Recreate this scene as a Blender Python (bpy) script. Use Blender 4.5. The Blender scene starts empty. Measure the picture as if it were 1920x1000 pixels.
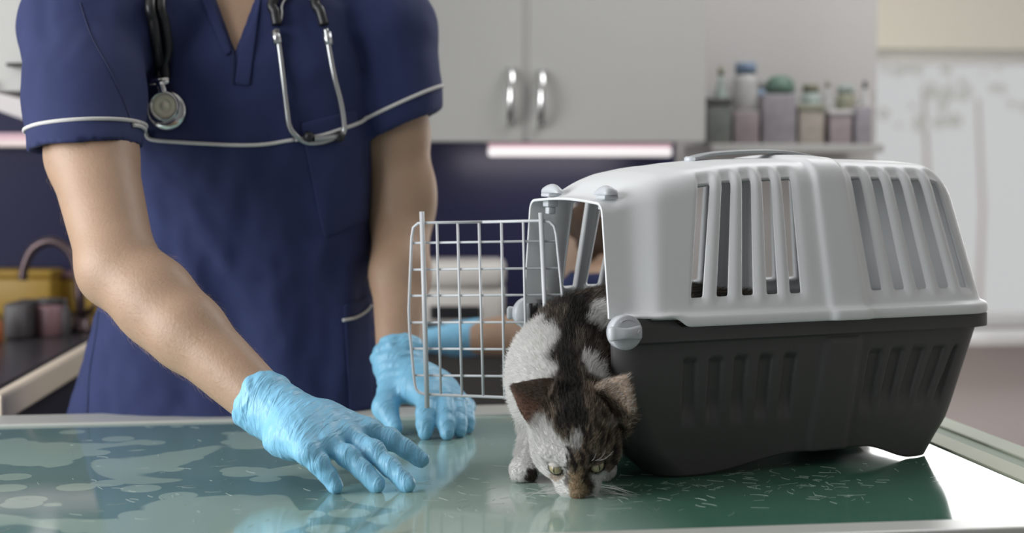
import bpy, bmesh, math, random
import numpy as np
from mathutils import Vector, Matrix, Euler
from mathutils.bvhtree import BVHTree

# ------------------------------------------------------------------ camera, world, lights, exposure
scene = bpy.context.scene
COL = scene.collection
random.seed(5)
RNG = np.random.default_rng(7)
F_PX, HORIZON = 3100.0, 304.0          # focal length in pixels of a 1920 wide frame, row of the eye level
CAM_Z, TABLE = 1.242, 0.88             # eye height and table-top height
PITCH = math.atan((500 - HORIZON) / F_PX)

cam_data = bpy.data.cameras.new('camera')
cam = bpy.data.objects.new('camera', cam_data)
COL.objects.link(cam)
cam.location = (0, 0, CAM_Z)
cam.rotation_euler = (math.pi / 2 - PITCH, 0, 0)
cam_data.sensor_width = 36
cam_data.lens = F_PX / 1920 * 36
cam_data.clip_start = 0.05
cam_data.dof.use_dof = True
cam_data.dof.focus_distance = 1.90
cam_data.dof.aperture_fstop = 3.2
scene.camera = cam

scene.view_settings.view_transform = 'Standard'
scene.view_settings.look = 'None'
scene.view_settings.gamma = 1.0
scene.view_settings.use_curve_mapping = False
scene.view_settings.exposure = 0.0

world = bpy.data.worlds.new('world')
scene.world = world
world.use_nodes = True
world.node_tree.nodes['Background'].inputs[0].default_value = (0.98, 0.99, 1.0, 1)
world.node_tree.nodes['Background'].inputs[1].default_value = 0.58


def area(name, loc, target, size, power, color=(1, 1, 1), size_y=None):
    d = bpy.data.lights.new(name, 'AREA')
    d.energy = power
    d.color = color
    d.size = size
    if size_y:
        d.shape = 'RECTANGLE'
        d.size_y = size_y
    o = bpy.data.objects.new(name, d)
    COL.objects.link(o)
    o.location = loc
    o.rotation_euler = (Vector(target) - Vector(loc)).to_track_quat('-Z', 'Y').to_euler()
    return o


area('window_light', (-2.22, 1.15, 1.6), (0.0, 1.95, 1.0), 2.2, 74, (0.97, 0.985, 1.0), 1.5)
area('added_back_fill', (1.1, 3.2, 2.68), (1.1, 3.2, 0.0), 1.2, 24, (0.97, 0.98, 1.0), 1.2)  # lamp added overhead to brighten the back right of the room
area('right_window_light', (1.55, 4.9, 1.25), (0.6, 2.0, 1.0), 1.0, 15, (1.0, 1.0, 1.0), 0.8)


# ------------------------------------------------------------------ pixel helpers
def ray(u, v):
    a = (u - 960) / F_PX
    b = -(v - 500) / F_PX
    return Vector((a, math.cos(PITCH) + b * math.sin(PITCH), -math.sin(PITCH) + b * math.cos(PITCH)))


def at(u, v, y):
    r = ray(u, v)
    return Vector((0, 0, CAM_Z)) + r * (y / r.y)


def on_z(u, v, z):
    r = ray(u, v)
    return Vector((0, 0, CAM_Z)) + r * ((z - CAM_Z) / r.z)


def smooth(x, a, b):
    x = np.clip((np.asarray(x, float) - a) / (b - a), 0, 1)
    return x * x * (3 - 2 * x)


def lin(c):
    return tuple(((x / 255) / 12.92 if x / 255 <= 0.04045 else ((x / 255 + 0.055) / 1.055) ** 2.4) for x in c)


_ph = np.random.default_rng(3)
_K = _ph.normal(size=(14, 3))
_K /= np.linalg.norm(_K, axis=1)[:, None]
_K *= _ph.uniform(0.6, 1.7, size=(14, 1))
_P = _ph.uniform(0, 6.28, 14)


def noise3(p, scale, seed=0):
    """smooth noise of points, about -1..1"""
    p = np.asarray(p, float) * scale + seed * 3.71
    out = np.zeros(p.shape[:-1])
    for i in range(14):
        out += np.sin(p @ _K[i] * 2.2 + _P[i] + 1.3 * np.sin(p @ _K[(i + 5) % 14] * 1.3 + seed))
    return out / 4.2


# ------------------------------------------------------------------ materials
def mat(name, color, rough=0.5, metal=0.0, coat=0.0, bump=0.0, bump_scale=60.0, vary=0.0, vary_scale=8.0,
        emit=None, emit_strength=0.0, sss=0.0, sheen=0.0, spec=0.5, transmission=0.0, stretch=None, coords='Object'):
    m = bpy.data.materials.new(name)
    m.use_nodes = True
    nt = m.node_tree
    N, L = nt.nodes, nt.links
    b = N['Principled BSDF']
    b.inputs['Base Color'].default_value = (*color, 1)
    b.inputs['Roughness'].default_value = rough
    b.inputs['Metallic'].default_value = metal
    b.inputs['Coat Weight'].default_value = coat
    b.inputs['Specular IOR Level'].default_value = spec
    b.inputs['Sheen Weight'].default_value = sheen
    b.inputs['Transmission Weight'].default_value = transmission
    if sss:
        b.inputs['Subsurface Weight'].default_value = sss
        b.inputs['Subsurface Radius'].default_value = (1, 0.35, 0.2)
        b.inputs['Subsurface Scale'].default_value = 0.006
    if emit:
        b.inputs['Emission Color'].default_value = (*emit, 1)
        b.inputs['Emission Strength'].default_value = emit_strength
    if bump or vary:
        tc = N.new('ShaderNodeTexCoord')
        vec = tc.outputs[coords]
        if stretch:
            mp = N.new('ShaderNodeMapping')
            mp.inputs['Scale'].default_value = stretch
            L.new(vec, mp.inputs[0])
            vec = mp.outputs[0]
    if vary:
        n = N.new('ShaderNodeTexNoise')
        n.inputs['Scale'].default_value = vary_scale
        n.inputs['Detail'].default_value = 5
        L.new(vec, n.inputs['Vector'])
        mx = N.new('ShaderNodeMix')
        mx.data_type = 'RGBA'
        mx.inputs['A'].default_value = (*[c * (1 - vary) for c in color], 1)
        mx.inputs['B'].default_value = (*[min(1, c * (1 + vary)) for c in color], 1)
        L.new(n.outputs['Fac'], mx.inputs['Factor'])
        L.new(mx.outputs['Result'], b.inputs['Base Color'])
    if bump:
        n2 = N.new('ShaderNodeTexNoise')
        n2.inputs['Scale'].default_value = bump_scale
        n2.inputs['Detail'].default_value = 4
        L.new(vec, n2.inputs['Vector'])
        bp = N.new('ShaderNodeBump')
        bp.inputs['Strength'].default_value = bump
        bp.inputs['Distance'].default_value = 0.002
        L.new(n2.outputs['Fac'], bp.inputs['Height'])
        L.new(bp.outputs[0], b.inputs['Normal'])
    return m


def vcol_mat(name, rough=0.8, attr='coat', spec=0.2, sss=0.0):
    m = bpy.data.materials.new(name)
    m.use_nodes = True
    N, L = m.node_tree.nodes, m.node_tree.links
    a = N.new('ShaderNodeAttribute')
    a.attribute_name = attr
    b = N['Principled BSDF']
    L.new(a.outputs['Color'], b.inputs['Base Color'])
    b.inputs['Roughness'].default_value = rough
    b.inputs['Specular IOR Level'].default_value = spec
    return m


M = {}
M['shell'] = mat('pale_grey_plastic', (0.83, 0.85, 0.86), 0.38, bump=0.06, bump_scale=900)
M['tub'] = mat('charcoal_plastic', (0.072, 0.070, 0.070), 0.42, bump=0.25, bump_scale=1400)
M['knob'] = mat('light_grey_plastic', (0.60, 0.63, 0.66), 0.35)
M['handle_grey'] = mat('mid_grey_plastic', (0.35, 0.37, 0.38), 0.4)
M['wire'] = mat('grey_coated_wire', (0.62, 0.64, 0.66), 0.35, spec=0.5)
M['steel'] = mat('brushed_steel', (0.62, 0.63, 0.64), 0.28, metal=1.0)
M['chrome'] = mat('chrome', (0.75, 0.75, 0.74), 0.13, metal=1.0)
M['bell'] = mat('cream_diaphragm', (0.85, 0.80, 0.62), 0.3)
M['dull_steel'] = mat('satin_steel', (0.50, 0.51, 0.51), 0.36, metal=1.0)
M['rubber'] = mat('black_rubber', (0.012, 0.012, 0.014), 0.38)
M['skin'] = mat('skin', (0.42, 0.275, 0.185), 0.5, bump=0.25, bump_scale=260, vary=0.10, vary_scale=22, sss=0.12)
M['navy'] = mat('navy_cotton', (0.024, 0.034, 0.112), 0.75, bump=0.5, bump_scale=1500, vary=0.12, vary_scale=30, sheen=0.04, spec=0.3)
M['navy_seam'] = mat('navy_seam', (0.015, 0.021, 0.068), 0.8)
M['piping'] = mat('white_piping', (0.66, 0.65, 0.63), 0.8, bump=0.6, bump_scale=700)
M['hair'] = mat('brown_hair', (0.06, 0.03, 0.015), 0.6, bump=0.8, bump_scale=300)
M['shoe'] = mat('black_shoe', (0.02, 0.02, 0.022), 0.5)
M['white_wall'] = mat('warm_white_paint', (0.56, 0.54, 0.52), 0.8, bump=0.1, bump_scale=90)
M['cream_wall'] = mat('cream_paint', (0.80, 0.77, 0.68), 0.8)
M['navy_splash'] = mat('navy_splashback', (0.020, 0.022, 0.065), 0.3)
M['cab'] = mat('cabinet_white_laminate', (0.49, 0.485, 0.46), 0.45, vary=0.02, vary_scale=3)
M['cab_gap'] = mat('cabinet_carcass', (0.46, 0.45, 0.43), 0.6)
M['taupe'] = mat('taupe_laminate', (0.080, 0.072, 0.066), 0.5)
M['dark_top'] = mat('dark_worktop', (0.040, 0.036, 0.040), 0.25, vary=0.2, vary_scale=40)
M['beige_edge'] = mat('beige_worktop_edge', (0.78, 0.67, 0.54), 0.45)
M['floor'] = mat('grey_vinyl', (0.30, 0.28, 0.27), 0.5, vary=0.08, vary_scale=20)
M['ceil'] = mat('white_ceiling', (0.75, 0.74, 0.72), 0.9)
M['lamp'] = mat('lit_diffuser', (0.9, 0.85, 0.85), 0.5, emit=(1.0, 0.95, 0.95), emit_strength=0.62)
M['lamp_pink'] = mat('pink_lit_strip', (0.7, 0.5, 0.55), 0.5, emit=(0.62, 0.40, 0.46), emit_strength=0.35)
M['sill'] = mat('white_sill', (0.85, 0.85, 0.86), 0.35)


# ------------------------------------------------------------------ object helpers
def mesh_np(name, verts, faces):
    me = bpy.data.meshes.new(name)
    verts = np.asarray(verts, np.float32)
    faces = np.asarray(faces, np.int32)
    k = faces.shape[1]
    me.vertices.add(len(verts))
    me.vertices.foreach_set('co', verts.ravel())
    me.loops.add(faces.size)
    me.loops.foreach_set('vertex_index', faces.ravel())
    me.polygons.add(len(faces))
    me.polygons.foreach_set('loop_start', np.arange(0, faces.size, k, dtype=np.int32))
    me.update(calc_edges=True)
    me.validate()
    me.polygons.foreach_set('use_smooth', np.ones(len(me.polygons), bool))
    me.update()
    return me


def link(name, me, m=None, parent=None, world_coords=False):
    o = bpy.data.objects.new(name, me)
    COL.objects.link(o)
    if m is not None:
        me.materials.append(m)
    if parent is not None:
        o.parent = parent
        if world_coords:
            o.matrix_parent_inverse = base_matrix(parent).inverted()
    return o


def base_matrix(o):
    mm = Matrix.LocRotScale(o.location, o.rotation_euler, None)
    if o.parent is not None:
        return base_matrix(o.parent) @ o.matrix_parent_inverse @ mm
    return mm


def bm_obj(name, bm, m=None, parent=None, smooth_shade=False, world_coords=False):
    me = bpy.data.meshes.new(name)
    bmesh.ops.recalc_face_normals(bm, faces=bm.faces)
    bm.to_mesh(me)
    bm.free()
    if smooth_shade:
        for p in me.polygons:
            p.use_smooth = True
    return link(name, me, m, parent, world_coords)


def tag(o, label=None, cat=None, group=None, kind=None):
    if label:
        o['label'] = label
    if cat:
        o['category'] = cat
    if group:
        o['group'] = group
    if kind:
        o['kind'] = kind
    return o


def thing(name, label, cat, loc=(0, 0, 0), rz=0.0, group=None, kind=None):
    o = bpy.data.objects.new(name, None)
    o.empty_display_size = 0.05
    COL.objects.link(o)
    o.location = loc
    o.rotation_euler = (0, 0, rz)
    return tag(o, label, cat, group, kind)


def add_box(bm, lo, hi, bevel=0.0, mtx=None, seg=2):
    r = bmesh.ops.create_cube(bm, size=1)
    vs = r['verts']
    c = [(a + b) / 2 for a, b in zip(lo, hi)]
    s = [abs(b - a) for a, b in zip(lo, hi)]
    for v in vs:
        v.co = Vector((v.co.x * s[0] + c[0], v.co.y * s[1] + c[1], v.co.z * s[2] + c[2]))
    if bevel:
        es = list({e for v in vs for e in v.link_edges})
        rb = bmesh.ops.bevel(bm, geom=es, offset=bevel, segments=seg, affect='EDGES', profile=0.5)
        vs = list({v for f in rb['faces'] for v in f.verts} | {v for v in vs if v.is_valid})
    if mtx is not None:
        for v in vs:
            v.co = mtx @ v.co
    return vs


def box_obj(name, lo, hi, m, parent=None, bevel=0.0, mtx=None, smooth_shade=False):
    bm = bmesh.new()
    add_box(bm, lo, hi, bevel, mtx)
    return bm_obj(name, bm, m, parent, smooth_shade)


def catmull(pts, n=8):
    pts = [Vector(p) for p in pts]
    if len(pts) < 3:
        return [pts[0].lerp(pts[-1], i / n) for i in range(n + 1)]
    P = [pts[0] * 2 - pts[1]] + pts + [pts[-1] * 2 - pts[-2]]
    out = []
    for i in range(1, len(P) - 2):
        for j in range(n):
            t = j / n
            a, b, c, d = P[i - 1], P[i], P[i + 1], P[i + 2]
            out.append(0.5 * ((2 * b) + (c - a) * t + (2 * a - 5 * b + 4 * c - d) * t * t + (3 * b - a - 3 * c + d) * t ** 3))
    out.append(pts[-1])
    return out


def add_tube(bm, pts, r, seg=10, cap=True):
    """tube along points, radius r (number or per-point list)"""
    pts = [Vector(p) for p in pts]
    n = len(pts)
    rs = r if isinstance(r, (list, tuple, np.ndarray)) else [r] * n
    T = []
    for i in range(n):
        a, b = pts[max(i - 1, 0)], pts[min(i + 1, n - 1)]
        T.append((b - a).normalized())
    up = Vector((0, 0, 1)) if abs(T[0].z) < 0.9 else Vector((1, 0, 0))
    nrm = T[0].cross(up).normalized()
    rings = []
    for i in range(n):
        nrm = (nrm - T[i] * nrm.dot(T[i])).normalized()
        bi = T[i].cross(nrm)
        rings.append([bm.verts.new(pts[i] + (nrm * math.cos(2 * math.pi * k / seg) + bi * math.sin(2 * math.pi * k / seg)) * rs[i]) for k in range(seg)])
    for i in range(n - 1):
        for k in range(seg):
            f = bm.faces.new((rings[i][k], rings[i][(k + 1) % seg], rings[i + 1][(k + 1) % seg], rings[i + 1][k]))
            f.smooth = True
    if cap:
        bm.faces.new(list(reversed(rings[0])))
        bm.faces.new(rings[-1])


def tube_obj(name, pts, r, m, parent=None, seg=10, world_coords=False):
    bm = bmesh.new()
    add_tube(bm, pts, r, seg)
    return bm_obj(name, bm, m, parent, False, world_coords)


def add_lathe(bm, prof, seg=32, mtx=None):
    """profile [(radius, height)] about z"""
    rings = []
    for r, h in prof:
        if r < 1e-6:
            rings.append([bm.verts.new((0, 0, h))])
        else:
            rings.append([bm.verts.new((r * math.cos(2 * math.pi * k / seg), r * math.sin(2 * math.pi * k / seg), h)) for k in range(seg)])
    for a, b in zip(rings, rings[1:]):
        for k in range(seg):
            q = [a[k % len(a)], a[(k + 1) % len(a)], b[(k + 1) % len(b)], b[k % len(b)]]
            q = list(dict.fromkeys(q))
            if len(q) > 2:
                f = bm.faces.new(q)
                f.smooth = True
    if mtx is not None:
        for ring in rings:
            for v in ring:
                v.co = mtx @ v.co


def lathe_obj(name, prof, m, parent=None, seg=32, mtx=None, world_coords=False):
    bm = bmesh.new()
    add_lathe(bm, prof, seg, mtx)
    return bm_obj(name, bm, m, parent, False, world_coords)


def frame_z(origin, z, x=None):
    """matrix whose z axis points along z"""
    z = Vector(z).normalized()
    x = Vector(x) if x is not None else (Vector((1, 0, 0)) if abs(z.x) < 0.9 else Vector((0, 1, 0)))
    x = (x - z * x.dot(z)).normalized()
    y = z.cross(x)
    return Matrix.Translation(Vector(origin)) @ Matrix((x, y, z)).transposed().to_4x4()


# ------------------------------------------------------------------ smooth solids: distance fields meshed by surface nets
class Solid:
    def __init__(s, lo, hi, h):
        s.lo = np.array(lo, float)
        s.h = h
        n = np.ceil((np.array(hi, float) - s.lo) / h).astype(int) + 1
        s.n = n
        s.V = np.full(n, 0.08, np.float32)
        s.ax = [s.lo[i] + h * np.arange(n[i]) for i in range(3)]

    def op(s, f, lo, hi, k=0.01, mode='u'):
        m = 0.02 + 2 * k
        i0 = np.clip(np.floor((np.array(lo) - m - s.lo) / s.h).astype(int), 0, s.n)
        i1 = np.clip(np.ceil((np.array(hi) + m - s.lo) / s.h).astype(int) + 1, 0, s.n)
        if np.any(i1 <= i0):
            return s
        sl = tuple(slice(a, b) for a, b in zip(i0, i1))
        X = s.ax[0][sl[0]][:, None, None]
        Y = s.ax[1][sl[1]][None, :, None]
        Z = s.ax[2][sl[2]][None, None, :]
        d = f(X, Y, Z)
        v = s.V[sl]
        if mode == 'u':
            h = np.clip(0.5 + 0.5 * (v - d) / k, 0, 1)
            s.V[sl] = v * (1 - h) + d * h - k * h * (1 - h)
        elif mode == 's':
            h = np.clip(0.5 - 0.5 * (v + d) / k, 0, 1)
            s.V[sl] = v * (1 - h) - d * h + k * h * (1 - h)
        return s

    def cone(s, a, b, ra, rb, k=0.01, mode='u'):
        a, b = np.array(a, float), np.array(b, float)
        ab = b - a
        L2 = max(ab @ ab, 1e-12)
        R = max(ra, rb)

        def f(X, Y, Z):
            px, py, pz = X - a[0], Y - a[1], Z - a[2]
            t = np.clip((px * ab[0] + py * ab[1] + pz * ab[2]) / L2, 0, 1)
            return np.sqrt((px - t * ab[0]) ** 2 + (py - t * ab[1]) ** 2 + (pz - t * ab[2]) ** 2) - (ra + (rb - ra) * t)
        return s.op(f, np.minimum(a, b) - R, np.maximum(a, b) + R, k, mode)

    def chain(s, pts, rad, k=0.01, mode='u'):
        for i in range(len(pts) - 1):
            s.cone(pts[i], pts[i + 1], rad[i], rad[i + 1], k, mode)
        return s

    def ell(s, c, r, axes=None, k=0.01, mode='u'):
        c, r = np.array(c, float), np.array(r, float)
        A = np.eye(3) if axes is None else np.array(axes, float)
        R = r.max()

        def f(X, Y, Z):
            p = [X - c[0], Y - c[1], Z - c[2]]
            q = [sum(A[i][j] * p[j] for j in range(3)) for i in range(3)]
            k0 = np.sqrt(sum((q[i] / r[i]) ** 2 for i in range(3)))
            k1 = np.sqrt(sum((q[i] / r[i] ** 2) ** 2 for i in range(3))) + 1e-9
            return k0 * (k0 - 1) / k1
        return s.op(f, c - R, c + R, k, mode)

    def loft(s, stations, k=0.01, mode='u'):
        """stations: (z, cx, cy, half width, half depth, yaw) - upright body with elliptical sections"""
        st = np.array(stations, float)
        st = st[np.argsort(st[:, 0])]
        R = st[:, 3:5].max()
        lo = np.array([st[:, 1].min() - R, st[:, 2].min() - R, st[0, 0]])
        hi = np.array([st[:, 1].max() + R, st[:, 2].max() + R, st[-1, 0]])

        def f(X, Y, Z):
            z = np.clip(Z, st[0, 0], st[-1, 0])
            g = [np.interp(z, st[:, 0], st[:, i]) for i in range(1, 6)]
            dx, dy = X - g[0], Y - g[1]
            c, sn = np.cos(g[4]), np.sin(g[4])
            lx, ly = dx * c + dy * sn, -dx * sn + dy * c
            p = 2.35
            k0 = ((np.abs(lx) / g[2]) ** p + (np.abs(ly) / g[3]) ** p) ** (1 / p)
            d = (k0 - 1) * np.minimum(g[2], g[3])
            ez = np.abs(Z - z)
            return np.where(ez > 0, np.sqrt(np.maximum(d, 0) ** 2 + ez ** 2), d)
        return s.op(f, lo, hi, k, mode)

    def displace(s, f):
        X = s.ax[0][:, None, None] + 0 * s.ax[1][None, :, None] + 0 * s.ax[2][None, None, :]
        band = np.abs(s.V) < 0.03
        idx = np.argwhere(band)
        p = s.lo + idx * s.h
        s.V[band] -= f(p).astype(np.float32)
        return s

    def mesh(s, name, relax=1):
        V, h = s.V, s.h
        S = V < 0
        c = [S[i:S.shape[0] - 1 + i, j:S.shape[1] - 1 + j, k:S.shape[2] - 1 + k] for i in (0, 1) for j in (0, 1) for k in (0, 1)]
        allin = np.logical_and.reduce(c)
        anyin = np.logical_or.reduce(c)
        act = anyin & ~allin
        cells = np.argwhere(act)
        idmap = np.full(act.shape, -1, np.int64)
        idmap[act] = np.arange(len(cells))
        off = np.array([(i, j, k) for i in (0, 1) for j in (0, 1) for k in (0, 1)])
        vals = np.stack([V[cells[:, 0] + o[0], cells[:, 1] + o[1], cells[:, 2] + o[2]] for o in off], 1).astype(float)
        acc = np.zeros((len(cells), 3))
        cnt = np.zeros(len(cells))
        for a in range(8):
            for b in range(a + 1, 8):
                if np.abs(off[a] - off[b]).sum() != 1:
                    continue
                va, vb = vals[:, a], vals[:, b]
                m = (va < 0) != (vb < 0)
                t = np.where(m, va / np.where(m, va - vb, 1), 0)
                acc += (off[a] + t[:, None] * (off[b] - off[a])) * m[:, None]
                cnt += m
        verts = s.lo + (cells + acc / cnt[:, None]) * h
        faces = []
        for ax in range(3):
            sa = [slice(None)] * 3
            sb = [slice(None)] * 3
            sa[ax] = slice(0, -1)
            sb[ax] = slice(1, None)
            A_, B_ = S[tuple(sa)], S[tuple(sb)]
            e = np.argwhere(A_ != B_)
            o1, o2 = [(1, 2), (2, 0), (0, 1)][ax]
            ok = (e[:, o1] > 0) & (e[:, o2] > 0) & (e[:, o1] < s.n[o1] - 1) & (e[:, o2] < s.n[o2] - 1)
            e = e[ok]
            ins = A_[e[:, 0], e[:, 1], e[:, 2]]
            d1, d2 = np.zeros(3, int), np.zeros(3, int)
            d1[o1] = 1
            d2[o2] = 1
            q = np.stack([idmap[tuple((e - d1 - d2).T)], idmap[tuple((e - d2).T)], idmap[tuple(e.T)], idmap[tuple((e - d1).T)]], 1)
            q[~ins] = q[~ins][:, ::-1]
            faces.append(q)
        faces = np.concatenate(faces)
        for _ in range(relax):
            sm = np.zeros_like(verts)
            n = np.zeros(len(verts))
            for i in range(4):
                for j in ((i + 1) % 4, (i + 3) % 4):
                    np.add.at(sm, faces[:, i], verts[faces[:, j]])
                    np.add.at(n, faces[:, i], 1)
            verts = verts * 0.5 + 0.5 * sm / np.maximum(n, 1)[:, None]
        return mesh_np(name, verts, faces)


def bvh_of(me):
    n = len(me.vertices)
    co = np.empty(n * 3, np.float32)
    me.vertices.foreach_get('co', co)
    return BVHTree.FromPolygons([tuple(c) for c in co.reshape(-1, 3)], [tuple(p.vertices) for p in me.polygons])


def hit(bvh, u, v, fallback_y):
    """first point of a surface seen at a pixel, with its normal"""
    r = ray(u, v).normalized()
    loc, nor, _, _ = bvh.ray_cast(Vector((0, 0, CAM_Z)), r)
    if loc is None:
        return at(u, v, fallback_y), Vector((0, -1, 0))
    if nor.dot(r) > 0:
        nor = -nor
    return loc, nor


# ------------------------------------------------------------------ room shell
RR = math.radians(8.8)                                   # the room and the table are turned a little to the camera
WALL_Y = 3.95
rx, ry = Vector((math.cos(RR), math.sin(RR), 0)), Vector((-math.sin(RR), math.cos(RR), 0))
ROOM = Matrix.Translation((0, WALL_Y, 0)) @ Matrix.Rotation(RR, 4, 'Z')


def rm(u, v, off):
    """room coordinates (along the wall, z) of a pixel on the plane `off` metres in front of the back wall"""
    r = ray(u, v)
    c = Vector((0, 0, CAM_Z))
    o = Vector((0, WALL_Y, 0)) - ry * off
    k = (o - c).dot(ry) / r.dot(ry)
    p = c + r * k
    return (p - Vector((0, WALL_Y, 0))).dot(rx), p.z


def room_box(name, lo, hi, m, parent=None, bevel=0.0, kind=None, smooth_shade=False):
    o = box_obj(name, lo, hi, m, parent, bevel, None, smooth_shade)
    if parent is None:
        o.location = ROOM.translation
        o.rotation_euler = (0, 0, RR)
    if kind:
        o['kind'] = kind
    return o


def room_thing(name, label, cat, x, off, z, group=None):
    p = ROOM @ Vector((x, -off, z))
    return thing(name, label, cat, p, RR, group)


x_corner = rm(1643, 200, 0)[0]
floor_ = box_obj('floor', (-3.2, -0.6, -0.06), (3.4, 6.2, 0), M['floor']); floor_['kind'] = 'structure'
ceil_ = box_obj('ceiling', (-3.2, -0.7, 2.72), (3.4, 6.2, 2.8), M['ceil']); ceil_['kind'] = 'structure'
room_box('wall_back', (-2.6, 0, 0), (x_corner, 0.1, 2.72), M['white_wall'], kind='structure')
bm = bmesh.new()                                           # left wall round a wide window opening
add_box(bm, (-2.3, 2.4, 0), (-2.2, 3.7, 2.72))
add_box(bm, (-2.3, -0.5, 0), (-2.2, 2.4, 0.75))
add_box(bm, (-2.3, -0.5, 2.45), (-2.2, 2.4, 2.72))
wl = bm_obj('wall_left', bm, M['white_wall']); wl['kind'] = 'structure'
wf = box_obj('wall_front', (-2.3, -0.6, 0), (2.6, -0.5, 2.72), mat('bounce_cutting_grey', (0.22, 0.22, 0.23), 0.8)); wf['kind'] = 'structure'  # unseen wall, its colour darkened to cut the bounced light
we = box_obj('wall_right_end', (2.6, -0.6, 0), (2.7, 4.9, 2.72), M['white_wall']); we['kind'] = 'structure'

# the far wall with the bright window, beyond the corner
WOFF = -0.95
wx0, wz1 = rm(1622, 90, WOFF)
wx1, wz0 = rm(2150, 612, WOFF)
bm = bmesh.new()
add_box(bm, (wx0 - 0.35, -WOFF, 0), (wx1 + 0.5, -WOFF + 0.14, wz0))
bm_low = bm_obj('wall_right', bm, mat('pinkish_paint', (0.74, 0.66, 0.66), 0.8))
bm = bmesh.new()
add_box(bm, (wx0 - 0.35, -WOFF, wz1), (wx1 + 0.5, -WOFF + 0.14, 2.72))
wall_hi = bm_obj('wall_right_upper', bm, M['cream_wall'])
bm = bmesh.new()
add_box(bm, (wx0 - 0.35, -WOFF, wz0), (wx0, -WOFF + 0.14, wz1))
wall_sd = bm_obj('wall_right_side', bm, M['white_wall'])
bm = bmesh.new()
add_box(bm, (x_corner - 0.1, 0.1, 0), (x_corner, -WOFF, 2.72))
wall_ret = bm_obj('wall_return', bm, M['cream_wall'])
for o in (bm_low, wall_hi, wall_sd, wall_ret):
    o.location = ROOM.translation
    o.rotation_euler = (0, 0, RR)
    o['kind'] = 'structure'

win = thing('window_1', None, None, ROOM.translation, RR)
win['kind'] = 'structure'
y0 = -WOFF + 0.05
bm = bmesh.new()
fw = 0.045
xm = (wx0 + wx1) / 2
add_box(bm, (wx0, y0, wz0), (wx0 + fw, y0 + 0.05, wz1), 0.004)
add_box(bm, (wx1 - fw, y0, wz0), (wx1, y0 + 0.05, wz1), 0.004)
add_box(bm, (wx0 + fw, y0, wz0), (wx1 - fw, y0 + 0.05, wz0 + fw), 0.004)
add_box(bm, (wx0 + fw, y0, wz1 - fw), (wx1 - fw, y0 + 0.05, wz1), 0.004)
bm_obj('window_frame', bm, M['sill'], win)
glass = bpy.data.materials.new('clear_glass')
glass.use_nodes = True
_n = glass.node_tree.nodes
_t = _n.new('ShaderNodeBsdfTransparent')
_g = _n.new('ShaderNodeBsdfGlossy')
_g.inputs['Roughness'].default_value = 0.02
_mx = _n.new('ShaderNodeMixShader')
_mx.inputs[0].default_value = 0.04
glass.node_tree.links.new(_t.outputs[0], _mx.inputs[1])
glass.node_tree.links.new(_g.outputs[0], _mx.inputs[2])
glass.node_tree.links.new(_mx.outputs[0], _n['Material Output'].inputs['Surface'])
box_obj('pane', (wx0 + fw, y0 + 0.02, wz0 + fw), (wx1 - fw, y0 + 0.026, wz1 - fw), glass, win)
box_obj('window_sill', (wx0 - 0.05, -WOFF - 0.16, wz0 - 0.035), (wx1 + 0.3, y0, wz0), M['sill'], win, 0.006)

# things outdoors, far beyond the window
def outdoor(u0, v0, u1, v1, y, name, label, cat, m):
    a, b = at(u0, v1, y), at(u1, v0, y)
    return a, b

tree_leaf = mat('overexposed_foliage', (0.80, 0.80, 0.74), 0.9)  # outdoor overexposure is put into the leaf and bark colours
tree_bark = mat('overexposed_bark', (0.66, 0.58, 0.53), 0.9)
for i, (u, ytree, wdt, lab) in enumerate(((1735, 10.5, 0.34, 'slim pale tree outside the window, beside its white left end'),
                                          (1835, 12.0, 0.5, 'broader washed-out tree outside the window towards the right edge'))):
    p = at(u, 520, ytree)
    t = thing('tree', lab, 'tree', (p.x, p.y, 0))
    tube_obj('trunk', [(0, 0, 0), (0.02, 0, 0.9), (-0.03, 0, 1.7)], [0.022, 0.018, 0.012], tree_bark, t)
    bm = bmesh.new()
    for k in range(26):
        c = Vector((random.gauss(0, wdt * .5), random.gauss(0, 0.15), 1.75 + random.uniform(-0.28, 0.4)))
        bmesh.ops.create_icosphere(bm, subdivisions=2, radius=random.uniform(0.02, 0.05), matrix=Matrix.Translation(c))
    bm_obj('crown', bm, tree_leaf, t)
# navy splashback panel and the pale wall beyond it
sx1 = rm(1263, 400, 0)[0]
room_box('trim_1', (-2.2, -0.012, 0.9), (sx1, 0.0, 1.62), M['navy_splash'], kind='structure')

# base cabinets and worktop along the back wall
cx0, cx1 = -0.55, rm(1500, 600, 0.6)[0]
base = room_thing('base_cabinet', 'taupe base cabinet run under the back worktop', 'cabinet', 0, 0, 0)
box_obj('body', (cx0, -0.57, 0.1), (cx1, -0.03, 0.862), M['taupe'], base)
box_obj('plinth', (cx0, -0.52, 0), (cx1, -0.05, 0.1), M['dark_top'], base)
nd = 4
for i in range(nd):
    a = cx0 + (cx1 - cx0) * i / nd
    d = box_obj('door', (a + 0.003, -0.59, 0.11), (a + (cx1 - cx0) / nd - 0.003, -0.572, 0.855), M['taupe'], base, 0.003)
    tube_obj('handle', [(a + .06, -0.593, .62), (a + .06, -0.62, .63), (a + .06, -0.62, .75), (a + .06, -0.593, .76)], 0.005, M['steel'], d, 8)
wt = room_box('worktop', (cx0 - 0.01, -0.62, 0.864), (cx1 + 0.01, -0.02, 0.9), M['dark_top'], bevel=0.004)
tag(wt, 'dark worktop along the back wall behind the wire door', 'worktop')

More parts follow.
